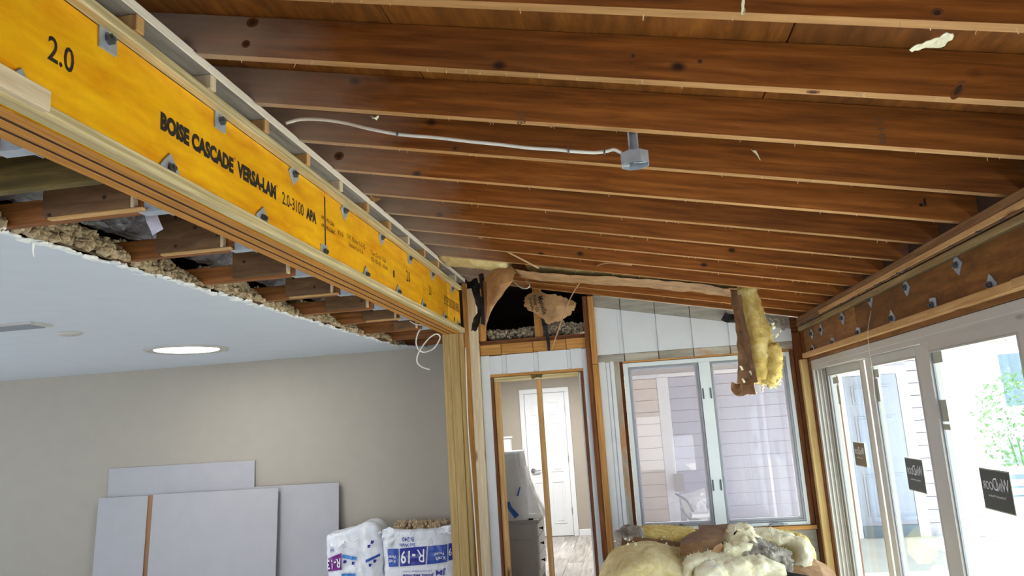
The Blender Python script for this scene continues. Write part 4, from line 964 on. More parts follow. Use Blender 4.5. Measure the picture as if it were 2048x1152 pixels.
def sticker(f, x, y0, y1, z0, z1, m, text=True):
    box('maker_sticker', x-.006, x-.0038, y0, y1, z0, z1, M_LABEL, f, bev=0); e = .006
    box('sticker_field', x-.0075, x-.0062, y0+e, y1-e, z0+e, z1-e, m, f, bev=0)
    W_, H_ = y1-y0, z1-z0
    def fn(a, b, c, d): return lambda u, v: (x-.0082, y0+W_*(a+(b-a)*u), z0+H_*(c+(d-c)*v))
    if text:
        letter('W', fn(.06, .29, .50, .80), M_BWHITE, f); letter('IN', fn(.29, .42, .50, .70), M_BWHITE, f); letter('D', fn(.44, .58, .50, .80), M_BWHITE, f); letter('OOR', fn(.59, .92, .50, .70), M_BWHITE, f)
        letter('Architectural Windows', fn(.22, .78, .33, .39), M_BWHITE, f)
sticker(p1, 1.645, 5.70, 5.965, -.468, -.298, M_STICKB); sticker(p2, 1.597, 4.525, 4.79, -.530, -.345, M_STICK); sticker(p3, 1.549, 3.45, 3.722, -.508, -.330, M_STICK)
def tagp(f, x, px0, py0, px1, py1, m=M_LABEL):
    a = at(px0, py0, X=x); b = at(px1, py1, X=x)
    box('paper_tag', x-.005, x-.004, min(a.y, b.y), max(a.y, b.y), min(a.z, b.z), max(a.z, b.z), m, f, bev=0)
tagp(p1, 1.645, 1666, 755, 1679, 766); tagp(p1, 1.645, 1674, 771, 1684, 808); tagp(p2, 1.597, 1745, 740, 1760, 754); tagp(p2, 1.597, 1751, 757, 1763, 803)
tagp(p3, 1.549, 1866, 705, 1888, 724); tagp(p3, 1.549, 1880, 800, 1901, 843); tagp(p3, 1.549, 1886, 848, 1904, 860)
# thin string hanging from a washer
tube('hanging_string', [at(1742, 622, X=1.49), at(1736, 660, X=1.48), at(1738, 700, X=1.478), at(1744, 735, X=1.475), at(1750, 800, X=1.47)], .0016, M_PALE, n=20, seg=5)
tag(bpy.data.objects['hanging_string'], 'fine tan string hanging down in front of the brown header', 'string')
# ================================================================== ceiling box, its cable
cb = thing('ceiling_box', (0.12, 2.95, 1.0), 'octagonal metal ceiling box on a bracket below the third rafter', 'electrical box')
YB = 2.63
c0 = at(1262, 268, Y=YB); zr = zb(c0.x)
bm = bmesh.new()
top = at(1264, 262, Y=YB); bot = at(1263, 308, Y=YB)
bx(bm, top.x-.018, top.x-.012, YB-.012, YB+.012, bot.z, zr+.02); bx(bm, top.x+.012, top.x+.018, YB-.012, YB+.012, bot.z, zr+.02); bx(bm, top.x-.012, top.x+.012, YB+.009, YB+.012, bot.z, zr+.02)
from_bm('bracket', bm, M_METAL, cb)
cc = at(1260, 320, Y=YB); R_ = .053
bm = bmesh.new(); dz = .055; zc_ = bot.z-.045
ring = lambda r, z: [bm.verts.new((top.x + r*math.cos(PI/8+k*PI/4), YB + r*math.sin(PI/8+k*PI/4), z)) for k in range(8)]
a = ring(R_, bot.z); b = ring(R_, zc_); c = ring(R_-.003, zc_); d = ring(R_-.003, bot.z-.003)
bm.faces.new(a)
for k in range(8):
    n = (k+1) % 8
    bm.faces.new((a[k], a[n], b[n], b[k])); bm.faces.new((b[k], b[n], c[n], c[k])); bm.faces.new((c[k], c[n], d[n], d[k]))
bm.faces.new(d[::-1])
from_bm('box_shell', bm, M_METAL, cb)
bm = bmesh.new(); bx(bm, top.x-.045, top.x-.02, YB-.012, YB+.012, zc_+.002, zc_+.005); bx(bm, top.x+.015, top.x+.04, YB-.02, YB-.008, zc_+.004, zc_+.012); bx(bm, top.x-.004, top.x+.03, YB-.005, YB+.003, zc_+.01, zc_+.016)
from_bm('box_ears', bm, M_METAL, cb)
ptsC = [(572, 246), (600, 239), (640, 239), (690, 246), (740, 258), (800, 269), (870, 275), (940, 283), (1000, 289), (1060, 296), (1110, 299), (1150, 303), (1190, 305), (1215, 302), (1228, 299), (1243, 306)]
tube('white_cable', [at(px, py, Y=2.545 + (.02 if px < 700 else 0) + (.06*max(0, (px-1100)/140))) for px, py in ptsC], .0065, M_CABLE, n=120, flat=1.0)
tag(bpy.data.objects['white_cable'], 'long white cable running across the rafters to the metal ceiling box', 'cable')
for px, py in ((795, 268), (1137, 301), (1209, 303)):
    p = at(px, py, Y=2.54+(.06*max(0, (px-1100)/140)))
    box('cable_staple', p.x-.003, p.x+.003, p.y-.012, p.y+.010, p.z-.009, p.z+.009, M_BOLT)
for i, o in enumerate([o for o in bpy.data.objects if o.name.startswith('cable_staple')]):
    tag(o, ['dark staple over the white cable near its start, over the fourth rafter', 'dark staple over the white cable left of the metal box', 'dark staple over the white cable right beside the metal box'][i], 'staple', 'cable staples')
# ================================================================== torn insulation hanging from the rafters
hi = thing('hanging_batt', (.85, 5.6, .3), 'torn yellow insulation batt with brown kraft facing hanging down before the window', 'insulation batt', kind='thing')
top_ = at(1490, 575, Y=5.64); sp = [top_+Vector((0, .02, .06)), top_, at(1503, 640, Y=5.60), at(1516, 700, Y=5.58), at(1519, 765, Y=5.58)]
slab('batt', sp, Vector((.55, -.83, 0)), .21, .185, M_FIBER, hi, n=34, m=30, amp=.012, seed=4, fs=11, sq=3.2, taper=lambda s: .62+.42*min(1, s*1.6), endamp=.05)
slab('torn_lump', [at(1540, 690, Y=5.50), at(1549, 712, Y=5.5), at(1546, 742, Y=5.5), at(1538, 768, Y=5.5)], Vector((1, -.3, 0)), .10, .10, M_FIBER, hi, n=18, m=22, amp=.016, seed=9, fs=16, sq=2.4, endamp=.04)
kp = [at(1468, 574, Y=5.52), at(1472, 600, Y=5.50), at(1483, 660, Y=5.48), at(1490, 720, Y=5.46), at(1494, 790, Y=5.44)]
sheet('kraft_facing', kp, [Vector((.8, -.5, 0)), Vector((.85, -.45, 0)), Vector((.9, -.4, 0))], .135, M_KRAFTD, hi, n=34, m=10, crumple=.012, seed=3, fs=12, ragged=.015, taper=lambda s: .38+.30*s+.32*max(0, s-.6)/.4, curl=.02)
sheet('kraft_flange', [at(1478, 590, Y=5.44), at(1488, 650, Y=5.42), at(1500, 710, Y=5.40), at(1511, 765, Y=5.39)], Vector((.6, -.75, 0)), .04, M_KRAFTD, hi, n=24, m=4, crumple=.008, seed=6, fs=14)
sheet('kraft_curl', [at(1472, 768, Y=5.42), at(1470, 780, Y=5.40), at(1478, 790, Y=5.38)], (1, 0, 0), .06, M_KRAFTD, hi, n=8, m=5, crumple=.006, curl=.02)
wr2 = random.Random(6); cb_ = Crumbs()
for _ in range(70):
    px = wr2.uniform(1500, 1562); py = 778-(px-1500)*.32+wr2.uniform(-14, 12) if wr2.random() < .7 else wr2.uniform(640, 760)
    if py < 760 and px < 1545: px = wr2.uniform(1548, 1562) - max(0, (690-py))*.35
    p = at(px, py, Y=wr2.uniform(5.46, 5.56)); cb_.add(p, wr2.uniform(.006, .014), 1, 1, 1, wr2)
f_ = cb_.build('torn_tufts', M_FIBERP, hi); f_['kind'] = 'stuff'
for px, py in ((1480, 732), (1484, 757), (1499, 742)):
    p = at(px, py, Y=5.42); sheet('paper_tear', [p, p+Vector((.008, -.004, -.012)), p+Vector((.014, 0, -.03))], (1, 0, .2), .014, M_FIBERP, hi, n=3, m=2, th=.001)
# the length still lying in its bay, kraft side down
bb = thing('bay_batt', (.1, 5.63, .95), 'long kraft faced insulation strip still lying between two rafters near the gable', 'insulation batt', kind='thing')
def bay(x, dz=0, Y=5.64): return Vector((x, Y, zb(x)+dz))
slab('batt', [bay(-.66, .05), bay(-.2, .055), bay(.4, .06), bay(.86, .06)], (0, 1, 0), .34, .09, M_FIBERD, bb, n=20, m=20, amp=.006, seed=2, sq=5)
kb = sheet('kraft_facing', [bay(-.74, -.030), bay(-.5, -.035), bay(-.2, -.022), bay(.2, -.004), bay(.6, .0), bay(.87, -.008)], (0, 1, 0), .36, M_KRAFT, bb, n=60, m=12, crumple=.007, seed=7, fs=9, ragged=.01, curl=-.012, smooth=True)
def ktxt(s, x0, x1, y0, y1, par=bb, z=-.052):
    letter(s, lambda u, v: (x0+(x1-x0)*u, y1+(y0-y1)*v, zb(x0+(x1-x0)*u)+z+.02), M_INK2, par)
for x in (-.55, -.42, .30, .42, .56): ktxt('JOHNS MANVILLE' if x > 0 else 'R-13', x, x+.10, 5.52, 5.58)
ft = thing('kraft_fold', (-.95, 5.75, 1.0), 'stiff folded kraft flap hanging at the left end of the long kraft strip', 'kraft paper', kind='thing')
def P5(px, py, Y): return at(px, py, Y=Y)
def lin(P, n):
    out = []; m_ = len(P)-1
    for j in range(n+1):
        t_ = j/n*m_; k = min(m_-1, int(t_)); out.append(P[k].lerp(P[k+1], t_-k))
    return out
def patch(name, rows, mat, par, th=.003, cr=.006, seed=1, sub=4, crom=lin, rag=.0):
    """paper patch from rows of (px, py, Y) corners, refined and crumpled"""
    R0 = [[at(a, b, Y=y) for a, b, y in row] for row in rows]
    cols = [crom(r, sub*(len(r)-1)) for r in R0]
    g = [crom([c[i] for c in cols], sub*(len(rows)-1)) for i in range(len(cols[0]))]
    nu, nv = len(g), len(g[0]); vt, vb_ = [], []
    for i in range(nu):
        for j in range(nv):
            q = g[i][j]; d = Vector((.2, -1, .1)).normalized()
            q = q + d*(cr*1.4*fbm(q, 10, seed)+cr*1.3*(1-2*abs(noise.noise(q*13+Vector((seed, 0, 0))))))
            if rag and (i in (0, nu-1) or j in (0, nv-1)): q = q + Vector((noise.noise(q*60), 0, noise.noise(q*60+Vector((9, 9, 9)))))*rag
            vt.append(q); vb_.append(q-d*th)
    B = nu*nv; F = []
    for i in range(nu-1):
        for j in range(nv-1):
            a, b, c, d = i*nv+j, i*nv+j+1, (i+1)*nv+j+1, (i+1)*nv+j; F.append((a, b, c, d)); F.append((B+d, B+c, B+b, B+a))
    for j in range(nv-1):
        F.append((j, B+j, B+j+1, j+1)); e = (nu-1)*nv; F.append((e+j, e+j+1, B+e+j+1, B+e+j))
    for i in range(nu-1):
        F.append((i*nv, (i+1)*nv, B+(i+1)*nv, B+i*nv)); e = nv-1; F.append((i*nv+e, B+i*nv+e, B+(i+1)*nv+e, (i+1)*nv+e))
    return raw(name, vt+vb_, F, mat, par)
patch('front_flap', [[(973, 562, 5.72), (1000, 540, 5.66), (1030, 542, 5.62)], [(974, 590, 5.72), (1000, 570, 5.64), (1026, 562, 5.60)], [(974, 622, 5.72), (988, 602, 5.68), (1010, 582, 5.64)], [(972, 652, 5.74), (976, 640, 5.73), (980, 622, 5.72)]], M_KRAFT, ft, cr=.005, seed=2, rag=.008)
patch('top_fold', [[(968, 560, 5.78), (992, 534, 5.70), (1020, 529, 5.64)], [(973, 564, 5.70), (1002, 545, 5.62), (1034, 548, 5.58)]], M_KRAFT, ft, cr=.006, seed=4)
patch('side_edge', [[(966, 562, 5.80), (974, 562, 5.725)], [(968, 600, 5.80), (975, 600, 5.725)], [(970, 650, 5.78), (973, 652, 5.745)]], M_KRAFTD, ft, cr=.003, seed=5)
for f_ in FL_: flap(*f_)
yb_ = slab('bay_batt_end', [bay(-1.32, .035, 5.63), bay(-1.1, .035, 5.63), bay(-.80, .035, 5.63)], (0, 1, 0), .35, .11, M_FIBERD, n=20, m=22, amp=.012, seed=12, sq=4)
tag(yb_, 'dusty yellow batt end between the rafters above the ivory plate', 'insulation batt', kind='thing')
fl_ = sheet('felt_strip', [at(946, 560, Y=6.46), at(953, 585, Y=6.40), at(962, 620, Y=6.38), at(953, 645, Y=6.36), at(949, 662, Y=6.34)], [Vector((1, 0, 0)), Vector((1, -.3, 0))], .075, M_BLACK, n=24, m=8, crumple=.012, fs=16, ragged=.02, seed=8, taper=lambda s: 1.0-.25*s, curl=.01)
tag(fl_, 'black torn felt paper dangling beside the pale corner stud', 'felt paper')
fl2 = sheet('felt_strip', [at(962, 548, Y=6.20), at(968, 590, Y=6.18), at(967, 625, Y=6.18), at(966, 650, Y=6.2)], (1, -.2, 0), .045, M_BLACK, n=18, m=5, crumple=.008, fs=16, ragged=.01, seed=9); tag(fl2, 'second black felt strip hanging behind the folded kraft flap', 'felt paper')
fl3 = sheet('felt_strip', [at(1086, 622, Y=6.57), at(1090, 650, Y=6.56), at(1095, 675, Y=6.56), at(1098, 701, Y=6.56)], (1, 0, 0), .06, M_BLACK, n=20, m=5, crumple=.006, fs=16, ragged=.012, seed=10, taper=lambda s: 1-.65*s); tag(fl3, 'black felt strip hanging in front of the hole above the doorway', 'felt paper')
fl4 = sheet('felt_strip', [at(1446, 632, Y=6.55), at(1458, 637, Y=6.54), at(1470, 636, Y=6.55)], (0, 0, 1), .075, M_BLACK, n=8, m=6, crumple=.01, fs=20, ragged=.01, seed=11); tag(fl4, 'small black felt scrap on the wall left of the hanging batt', 'felt paper')
mp = thing('torn_kraft_sheet', (-.6, 6.45, .9), 'torn kraft paper sheet with black print over the hole above the doorway', 'kraft paper', kind='thing')
patch('paper', [[(1052, 592, 6.5), (1075, 582, 6.46), (1110, 588, 6.44), (1150, 603, 6.48)], [(1048, 610, 6.48), (1075, 608, 6.44), (1112, 612, 6.42), (1152, 612, 6.46)], [(1052, 618, 6.47), (1078, 628, 6.45), (1112, 634, 6.43), (1142, 628, 6.46)], [(1066, 624, 6.47), (1090, 640, 6.46), (1094, 649, 6.45), (1122, 640, 6.46)]], M_KRAFT, mp, cr=.004, seed=3, sub=7, rag=.022)
def mtxt(s, c, Y):
    P = [at(*q, Y=Y) for q in c]
    letter(s, lambda u, v: (P[0]*(1-u)+P[1]*u)*(1-v)+(P[3]*(1-u)+P[2]*u)*v, M_INK, mp)
mtxt('Manville', [(1075, 594), (1086, 630), (1095, 627), (1085, 591)], 6.422); mtxt('Fiber Gl', [(1065, 592), (1072, 624), (1078, 622), (1072, 590)], 6.428); mtxt('Insula', [(1057, 597), (1064, 622), (1069, 620), (1063, 595)], 6.44)
tube('thin_lath', [at(1263, 530, Y=5.2), at(1215, 526, Y=5.3), at(1185, 537, Y=5.5), at(1160, 565, Y=5.8), at(1140, 598, Y=6.1), at(1122, 645, Y=6.4), at(1103, 700, Y=6.56)], .0052, M_PALEK, n=50, seg=6)
tag(bpy.data.objects['thin_lath'], 'long thin bent strip arching from a rafter down to the white siding', 'strip')
tube('slim_stick', [at(958, 474, Y=5.0), at(1077, 536, Y=5.32)], .0065, M_PALEK, n=6, seg=6)
tag(bpy.data.objects['slim_stick'], 'straight slim wooden stick hanging across two rafters', 'stick')
tube('wire_end', [at(1028, 563, Y=6.2), at(1040, 574, Y=6.15), at(1052, 577, Y=6.1), at(1059, 572, Y=6.1), at(1056, 563, Y=6.15), at(1052, 560, Y=6.2)], .006, M_CABLE, n=40)
tag(bpy.data.objects['wire_end'], 'short white wire end bent into a hook by the folded kraft flap', 'cable')
# yellow wisps left on the deck and tiny paper scraps stapled under the rafters
def wisp(c, w_, lab):
    p = [at(*q, Y=y) for *q, y in c]
    o = sheet('insulation_wisp', p, Vector((.3, .9, .1)), w_, M_FIBERP, n=12, m=5, crumple=.012, fs=20, ragged=.02, taper=lambda s: math.sin(PI*min(1, max(.08, s)))*.9+.1); tag(o, lab, 'insulation scrap', 'insulation scraps under the roof')
wisp([(1822, 104, 1.95), (1870, 85, 1.93), (1912, 70, 1.92)], .06, 'pale yellow insulation wisp hanging from the roof deck near the top right')
wisp([(1484, -8, 1.70), (1487, 15, 1.70), (1487, 32, 1.70)], .03, 'small pale insulation wisp on the topmost rafter')
wisp([(1508, 300, 2.75), (1514, 306, 2.74), (1519, 316, 2.74)], .02, 'tiny pale scrap stuck on the fourth rafter')
wisp([(742, 230, 2.53), (750, 238, 2.53), (758, 232, 2.53)], .03, 'small tan scrap under the third rafter above the white cable')
bm = bmesh.new(); sr2 = random.Random(17)
for k in range(-1, 11):
    Y0 = 2.169+.406*k
    for _ in range(22):
        x = sr2.uniform(-1.25, 1.4); y = Y0+sr2.uniform(.002, .036); L = sr2.uniform(.004, .016); q = Vector((x, y, zb(x)-.0005))
        d = Vector((sr2.uniform(-.5, .5), sr2.uniform(-.4, .4), -1)).normalized()*L; s = Vector((.0012, 0, 0)); e = Vector((0, .0012, 0))
        v = [bm.verts.new(q-s), bm.verts.new(q+s), bm.verts.new(q+d+s), bm.verts.new(q+d-s)]; bm.faces.new(v)
        v = [bm.verts.new(q-e), bm.verts.new(q+e), bm.verts.new(q+d+e), bm.verts.new(q+d-e)]; bm.faces.new(v)
o = from_bm('staple_scraps', bm, M_PALE); tag(o, 'tiny staples and paper scraps along the lower edges of the rafters', 'staples', kind='stuff')
# ================================================================== heap of old batts below the window
PG = 'heap of old insulation batts'
def PB(px, py, Y): return at(px, py, Y=Y)
# batts underneath, lying flat on the floor
for i, (a, b, y, z) in enumerate(((-.30, 1.20, 5.75, FL+.078), (-.25, 1.25, 5.60, FL+.225), (-.33, 1.15, 5.75, FL+.372))):
    o = slab('insulation_batt', [(a, y, z), ((a+b)/2, y+.02, z+.004), (b, y, z)], (0, 1, 0), .55, .125, M_FIBERD, n=22, m=22, amp=.006, seed=30+i, sq=5)
    tag(o, 'dusty yellow batt flat in the bottom of the heap, %s layer up from the floor' % ORD[i], 'insulation batt', PG, 'thing')
o = slab('insulation_batt', [PB(1212, 1185, 5.45), PB(1235, 1140, 5.45), PB(1290, 1118, 5.5), PB(1355, 1130, 5.55), PB(1400, 1150, 5.6)], (0, 1, .15), .50, .135, M_FIBERD, n=34, m=26, amp=.011, seed=5, sq=3.5)
tag(o, 'big dusty yellow batt bulging at the left of the heap', 'insulation batt', PG, 'thing')
t = thing('insulation_batt', (.0, 6.1, -.9), 'yellow batt with a dirty grey left end lying along the back of the heap', 'insulation batt', PG, 'thing')
slab('batt', [PB(1262, 1074, 6.05), PB(1300, 1070, 6.1), PB(1340, 1070, 6.12), PB(1392, 1076, 6.1)], (0, 1, 0), .36, .125, M_FIBER, t, n=26, m=24, amp=.010, seed=6, sq=3)
slab('grey_end', [PB(1240, 1084, 6.0), PB(1256, 1076, 6.02), PB(1276, 1071, 6.05)], (0, 1, 0), .34, .15, M_FIBERG, t, n=16, m=22, amp=.022, seed=7, fs=17, sq=2.4)
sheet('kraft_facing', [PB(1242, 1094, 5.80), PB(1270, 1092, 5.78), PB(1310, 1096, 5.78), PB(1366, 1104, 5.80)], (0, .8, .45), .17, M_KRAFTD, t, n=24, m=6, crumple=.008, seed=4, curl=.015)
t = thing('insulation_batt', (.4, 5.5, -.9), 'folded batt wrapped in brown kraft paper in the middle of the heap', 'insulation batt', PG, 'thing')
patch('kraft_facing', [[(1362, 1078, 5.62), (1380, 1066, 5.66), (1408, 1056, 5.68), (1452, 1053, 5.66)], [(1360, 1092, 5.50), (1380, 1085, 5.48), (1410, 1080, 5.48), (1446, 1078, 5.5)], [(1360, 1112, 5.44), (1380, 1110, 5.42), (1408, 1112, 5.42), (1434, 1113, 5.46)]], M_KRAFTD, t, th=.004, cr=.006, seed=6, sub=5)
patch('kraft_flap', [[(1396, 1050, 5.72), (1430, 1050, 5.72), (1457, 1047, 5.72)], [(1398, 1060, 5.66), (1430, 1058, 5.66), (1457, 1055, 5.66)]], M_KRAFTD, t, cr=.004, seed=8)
patch('kraft_tear', [[(1430, 1092, 5.42), (1442, 1086, 5.42), (1448, 1096, 5.43)], [(1418, 1112, 5.40), (1435, 1112, 5.40), (1448, 1114, 5.41)]], M_KRAFT, t, cr=.006, seed=9)
slab('batt', [PB(1376, 1094, 5.74), PB(1420, 1088, 5.72), PB(1462, 1084, 5.66), PB(1490, 1082, 5.64)], (0, 1, 0), .25, .13, M_FIBERP, t, n=28, m=24, amp=.016, seed=8, fs=14, sq=2.8)
slab('batt_fold', [PB(1372, 1170, 5.36), PB(1374, 1135, 5.36), PB(1392, 1119, 5.38), PB(1440, 1113, 5.42), PB(1486, 1106, 5.48)], (0, 1, .1), .16, .062, M_FIBERP, t, n=34, m=20, amp=.008, seed=14, fs=14, sq=3)
o = slab('insulation_batt', [PB(1466, 1068, 5.66), PB(1484, 1072, 5.58), PB(1494, 1086, 5.5), PB(1470, 1102, 5.46), PB(1448, 1104, 5.46)], (.4, 1, .2), .20, .11, M_FIBERP, n=34, m=30, amp=.026, seed=17, fs=15, sq=2.3); tag(o, 'fluffy cream batt spilling right of the folded kraft batt', 'insulation batt', PG, 'thing')
o = slab('insulation_batt', [PB(1392, 1150, 5.30), PB(1430, 1138, 5.32), PB(1476, 1134, 5.34), PB(1530, 1136, 5.36), PB(1560, 1146, 5.38)], (0, 1, .1), .24, .115, M_FIBERP, n=40, m=30, amp=.021, seed=19, fs=14, sq=2.8); tag(o, 'pale cream batt lying lowest at the front of the heap', 'insulation batt', PG, 'thing')
o = slab('insulation_batt', [PB(1490, 1108, 5.5), PB(1515, 1098, 5.48), PB(1545, 1106, 5.46), PB(1566, 1124, 5.46), PB(1570, 1146, 5.46)], (.1, 1, .1), .22, .10, M_FIBERG, n=36, m=30, amp=.030, seed=23, fs=18, sq=2.4); tag(o, 'dirty grey tuft of fibre in the middle of the heap', 'insulation batt', PG, 'thing')
o = slab('insulation_batt', [PB(1496, 1080, 5.78), PB(1530, 1074, 5.76), PB(1572, 1080, 5.72), PB(1596, 1096, 5.66), PB(1598, 1124, 5.6), PB(1584, 1146, 5.56)], (0, 1, 0), .30, .085, M_FIBERP, n=48, m=28, amp=.017, seed=25, fs=12, sq=3); tag(o, 'cream batt arching over at the right of the heap', 'insulation batt', PG, 'thing')
o = slab('insulation_batt', [PB(1510, 1078, 6.05), PB(1550, 1076, 6.05), PB(1592, 1084, 6.0), PB(1612, 1108, 5.9), PB(1618, 1128, 5.86)], (0, 1, 0), .26, .11, M_FIBER, n=30, m=24, amp=.014, seed=27, fs=16, sq=2.8); tag(o, 'yellow batt draped behind the arching cream one under the window', 'insulation batt', PG, 'thing')
t = thing('kraft_sheet', (1.1, 5.4, -1.0), 'creased kraft paper sheet with black backing at the right end of the heap', 'kraft paper', None, 'thing')
patch('paper', [[(1560, 1134, 5.5), (1600, 1126, 5.52), (1626, 1116, 5.56), (1650, 1128, 5.56)], [(1545, 1146, 5.40), (1600, 1138, 5.40), (1640, 1134, 5.44), (1668, 1144, 5.46)], [(1540, 1162, 5.30), (1600, 1156, 5.30), (1645, 1152, 5.34), (1680, 1168, 5.36)]], M_KRAFT, t, cr=.010, seed=21, sub=6)
patch('black_backing', [[(1512, 1142, 5.34), (1560, 1141, 5.30), (1600, 1148, 5.26), (1640, 1156, 5.26)], [(1505, 1168, 5.26), (1560, 1164, 5.22), (1600, 1170, 5.20), (1640, 1176, 5.2)]], M_BLACK, t, cr=.006, seed=22)
patch('paper_fold', [[(1596, 1100, 5.7), (1612, 1104, 5.7), (1625, 1112, 5.68)], [(1600, 1112, 5.62), (1614, 1114, 5.62), (1628, 1118, 5.62)]], M_KRAFTD, t, cr=.006, seed=23)
cb_ = Crumbs(); fr2 = random.Random(31)
for _ in range(260):
    px = fr2.uniform(1225, 1615); py = 1080+fr2.uniform(-14, 60)
    if px < 1290: py = max(py, 1066)
    p = at(px, py+8, Y=fr2.uniform(5.5, 5.95))
    cb_.add(p, fr2.uniform(.004, .011), 1, 1, 1, fr2)
o = cb_.build('fibre_tufts', M_FIBERP); tag(o, 'loose tufts of pale fibre scattered on the insulation heap', 'tufts', kind='stuff')
# ================================================================== hallway beyond the doorway
YH = 10.80
wh = struct('wall_hall', 'greige hallway walls')
extr('painted_drywall', [(-2.66, FL), (-.20, FL), (-.20, .70), (-2.66, .70)], 'y', YH, YH+.09, M_WALL, wh)
extr('painted_drywall', [(6.71, FL), (YH, FL), (YH, .70), (6.71, .70)], 'x', -.215, -.15, M_WALL, wh)
extr('painted_drywall', [(7.48, FL), (YH, FL), (YH, .70), (7.48, .70)], 'x', -2.72, -2.66, M_WALL, wh)
extr('painted_drywall', [(-2.66, FL), (-1.53, FL), (-1.53, .70), (-2.66, .70)], 'y', 7.472, 7.482, M_WALL, wh)
extr('painted_drywall', [(6.70, FL), (7.472, FL), (7.472, .95), (6.70, .95)], 'x', -1.60, -1.53, M_WALL, wh)
extr('painted_drywall', [(-1.60, FL), (-1.245, FL), (-1.245, .70), (-1.60, .70)], 'y', 6.70, 6.715, M_WALL, wh)
hf = struct('floor_hall', 'grey vinyl plank floor of the hallway')
pr_ = random.Random(12); x = -2.6; i = 0
raw('subfloor', [(-2.7, 6.6, FL-.012), (-.2, 6.6, FL-.012), (-.2, 10.9, FL-.012), (-2.7, 10.9, FL-.012)], [(0, 1, 2, 3)], M_FLOOR, hf)
while x < -.22:
    xb = min(x+.18, -.217); y = 6.72-pr_.uniform(0, .9)
    while y < YH:
        ya, yb = max(y, 6.72), min(y+1.22, YH-.001)
        if yb-ya > .05: box('plank', x+.0008, xb-.0008, ya+.0008, yb-.0008, FL-.008, FL+pr_.uniform(-.0006, .0006), M_PLANK, hf, bev=.001, axis=1)
        y += 1.222
    x += .18
bh = struct('baseboard_hall', 'white baseboard'); box('board', -.785, -.216, YH-.014, YH-.0005, FL+.001, -1.512, M_WHITE, bh); box('board', -2.65, -1.512, YH-.014, YH-.0005, FL+.001, -1.512, M_WHITE, bh)
d2 = struct('door_2', 'white six panel interior door')
bm = bmesh.new()
for a, b in ((-1.505, -1.440), (-.856, -.790)): bx(bm, a, b, YH-.022, YH-.0005, FL+.001, .390, .003)
bx(bm, -1.505, -.790, YH-.022, YH-.0005, .3905, .454, .003)
from_bm('door_casing', bm, M_WHITE, d2)
DX0, DX1 = -1.434, -.862
box('door_leaf', DX0, DX1, YH-.012, YH-.001, FL+.012, .385, M_WHITE, d2, axis=2)
wd_ = (DX1-DX0); cxs = [DX0+wd_*.29, DX0+wd_*.71]
for cx_ in cxs:
    for za, zb3 in ((.075, .255), (-.72, -.035), (-1.42, -.85)):
        bm = bmesh.new(); hw = wd_*.155
        for s, y in ((0, YH-.0145), ):
            bx(bm, cx_-hw, cx_-hw+.014, YH-.020, YH-.0122, za, zb3, .003); bx(bm, cx_+hw-.014, cx_+hw, YH-.020, YH-.0122, za, zb3, .003)
            bx(bm, cx_-hw+.014, cx_+hw-.014, YH-.020, YH-.0122, zb3-.014, zb3, .003); bx(bm, cx_-hw+.014, cx_+hw-.014, YH-.020, YH-.0122, za, za+.014, .003)
            bx(bm, cx_-hw+.035, cx_+hw-.035, YH-.019, YH-.0122, za+.035, zb3-.035, .006)
        from_bm('raised_panel', bm, M_WHITE, d2)
for z in (.14, -.55, -1.26): box('hinge', DX1-.004, DX1+.010, YH-.026, YH-.0125, z-.045, z+.045, M_NICKEL, d2)
lv = lathe('lever_rose', [(0, -.016), (.030, -.012), (.032, 0), (0, 0)], (DX0+.065, YH-.0125, -.69), M_NICKEL, d2, 20, 'y')
tube('lever_handle', [(DX0+.065, YH-.028, -.69), (DX0+.067, YH-.062, -.692), (DX0+.10, YH-.068, -.694), (DX0+.175, YH-.066, -.688)], .0085, M_NICKEL, lv, n=16)
o = thing('newel_cabinet', (-1.73, 10.5, FL), 'white post with a flat cap behind the covered dresser', 'post')
a = at(1022, 876, Y=10.4)
box('shaft', a.x-.19, a.x-.012, 10.32, 10.50, FL+.001, a.z, M_WHITE, o); box('cap', a.x-.205, a.x+.004, 10.30, 10.52, a.z+.0005, a.z+.022, M_WHITE, o)
dr = thing('dresser', (-1.2, 7.8, FL), 'grey dresser with black knobs standing in the hallway behind the doorway', 'dresser')
dx1 = at(1076, 1040, Y=7.6).x; dz1 = at(1076, 1040, Y=7.6).z; dx0 = dx1-.50
box('body', dx0, dx1-.022, 7.60, 8.15, FL+.06, dz1-.022, M_DRESS, dr, bev=.003, axis=2); box('top', dx0-.01, dx1+.006, 7.588, 8.165, dz1-.0215, dz1, M_DRESS, dr, bev=.004)
box('side_panel', dx0+.03, dx1-.055, 7.594, 7.5995, FL+.12, dz1-.19, M_DRESS, dr); box('side_rail', dx0+.03, dx1-.055, 7.594, 7.5995, dz1-.165, dz1-.04, M_DRESS, dr)
for xx in (dx0, dx1-.062): 
    for yy_ in (7.602, 8.10): box('foot', xx, xx+.04, yy_, yy_+.04, FL+.0005, FL+.0595, M_DRESS, dr)
zz = dz1-.03
for k in range(4):
    h_ = .125 if k == 0 else .16
    if zz-h_ < FL+.06: break
    f = box('drawer_front', dx1-.0215, dx1-.004, 7.615, 8.135, zz-h_, zz-.008, M_WHITE, dr, axis=1)
    for ky in (7.72,): lathe('knob', [(0, .036), (.014, .034), (.016, .026), (.007, .016), (.008, 0), (0, 0)], (dx1-.0038, ky, zz-h_/2), M_KNOB, f, 14, 'x')
    zz -= h_
cvx0, cvx1 = dx0-.35, dx1-.02
cv = thing('covered_appliance', (dx1-.35, 7.9, dz1), 'boxy thing on the dresser draped in clear sheeting with blue tape', 'covered box')
pz = at(1038, 903, Y=7.7).z
box('carton', dx0-.30, at(1040, 905, Y=7.7).x, 7.66, 8.05, dz1+.002, pz-.01, M_WHITE, cv, axis=2)
verts, faces = [], []; nu, nv = 44, 26
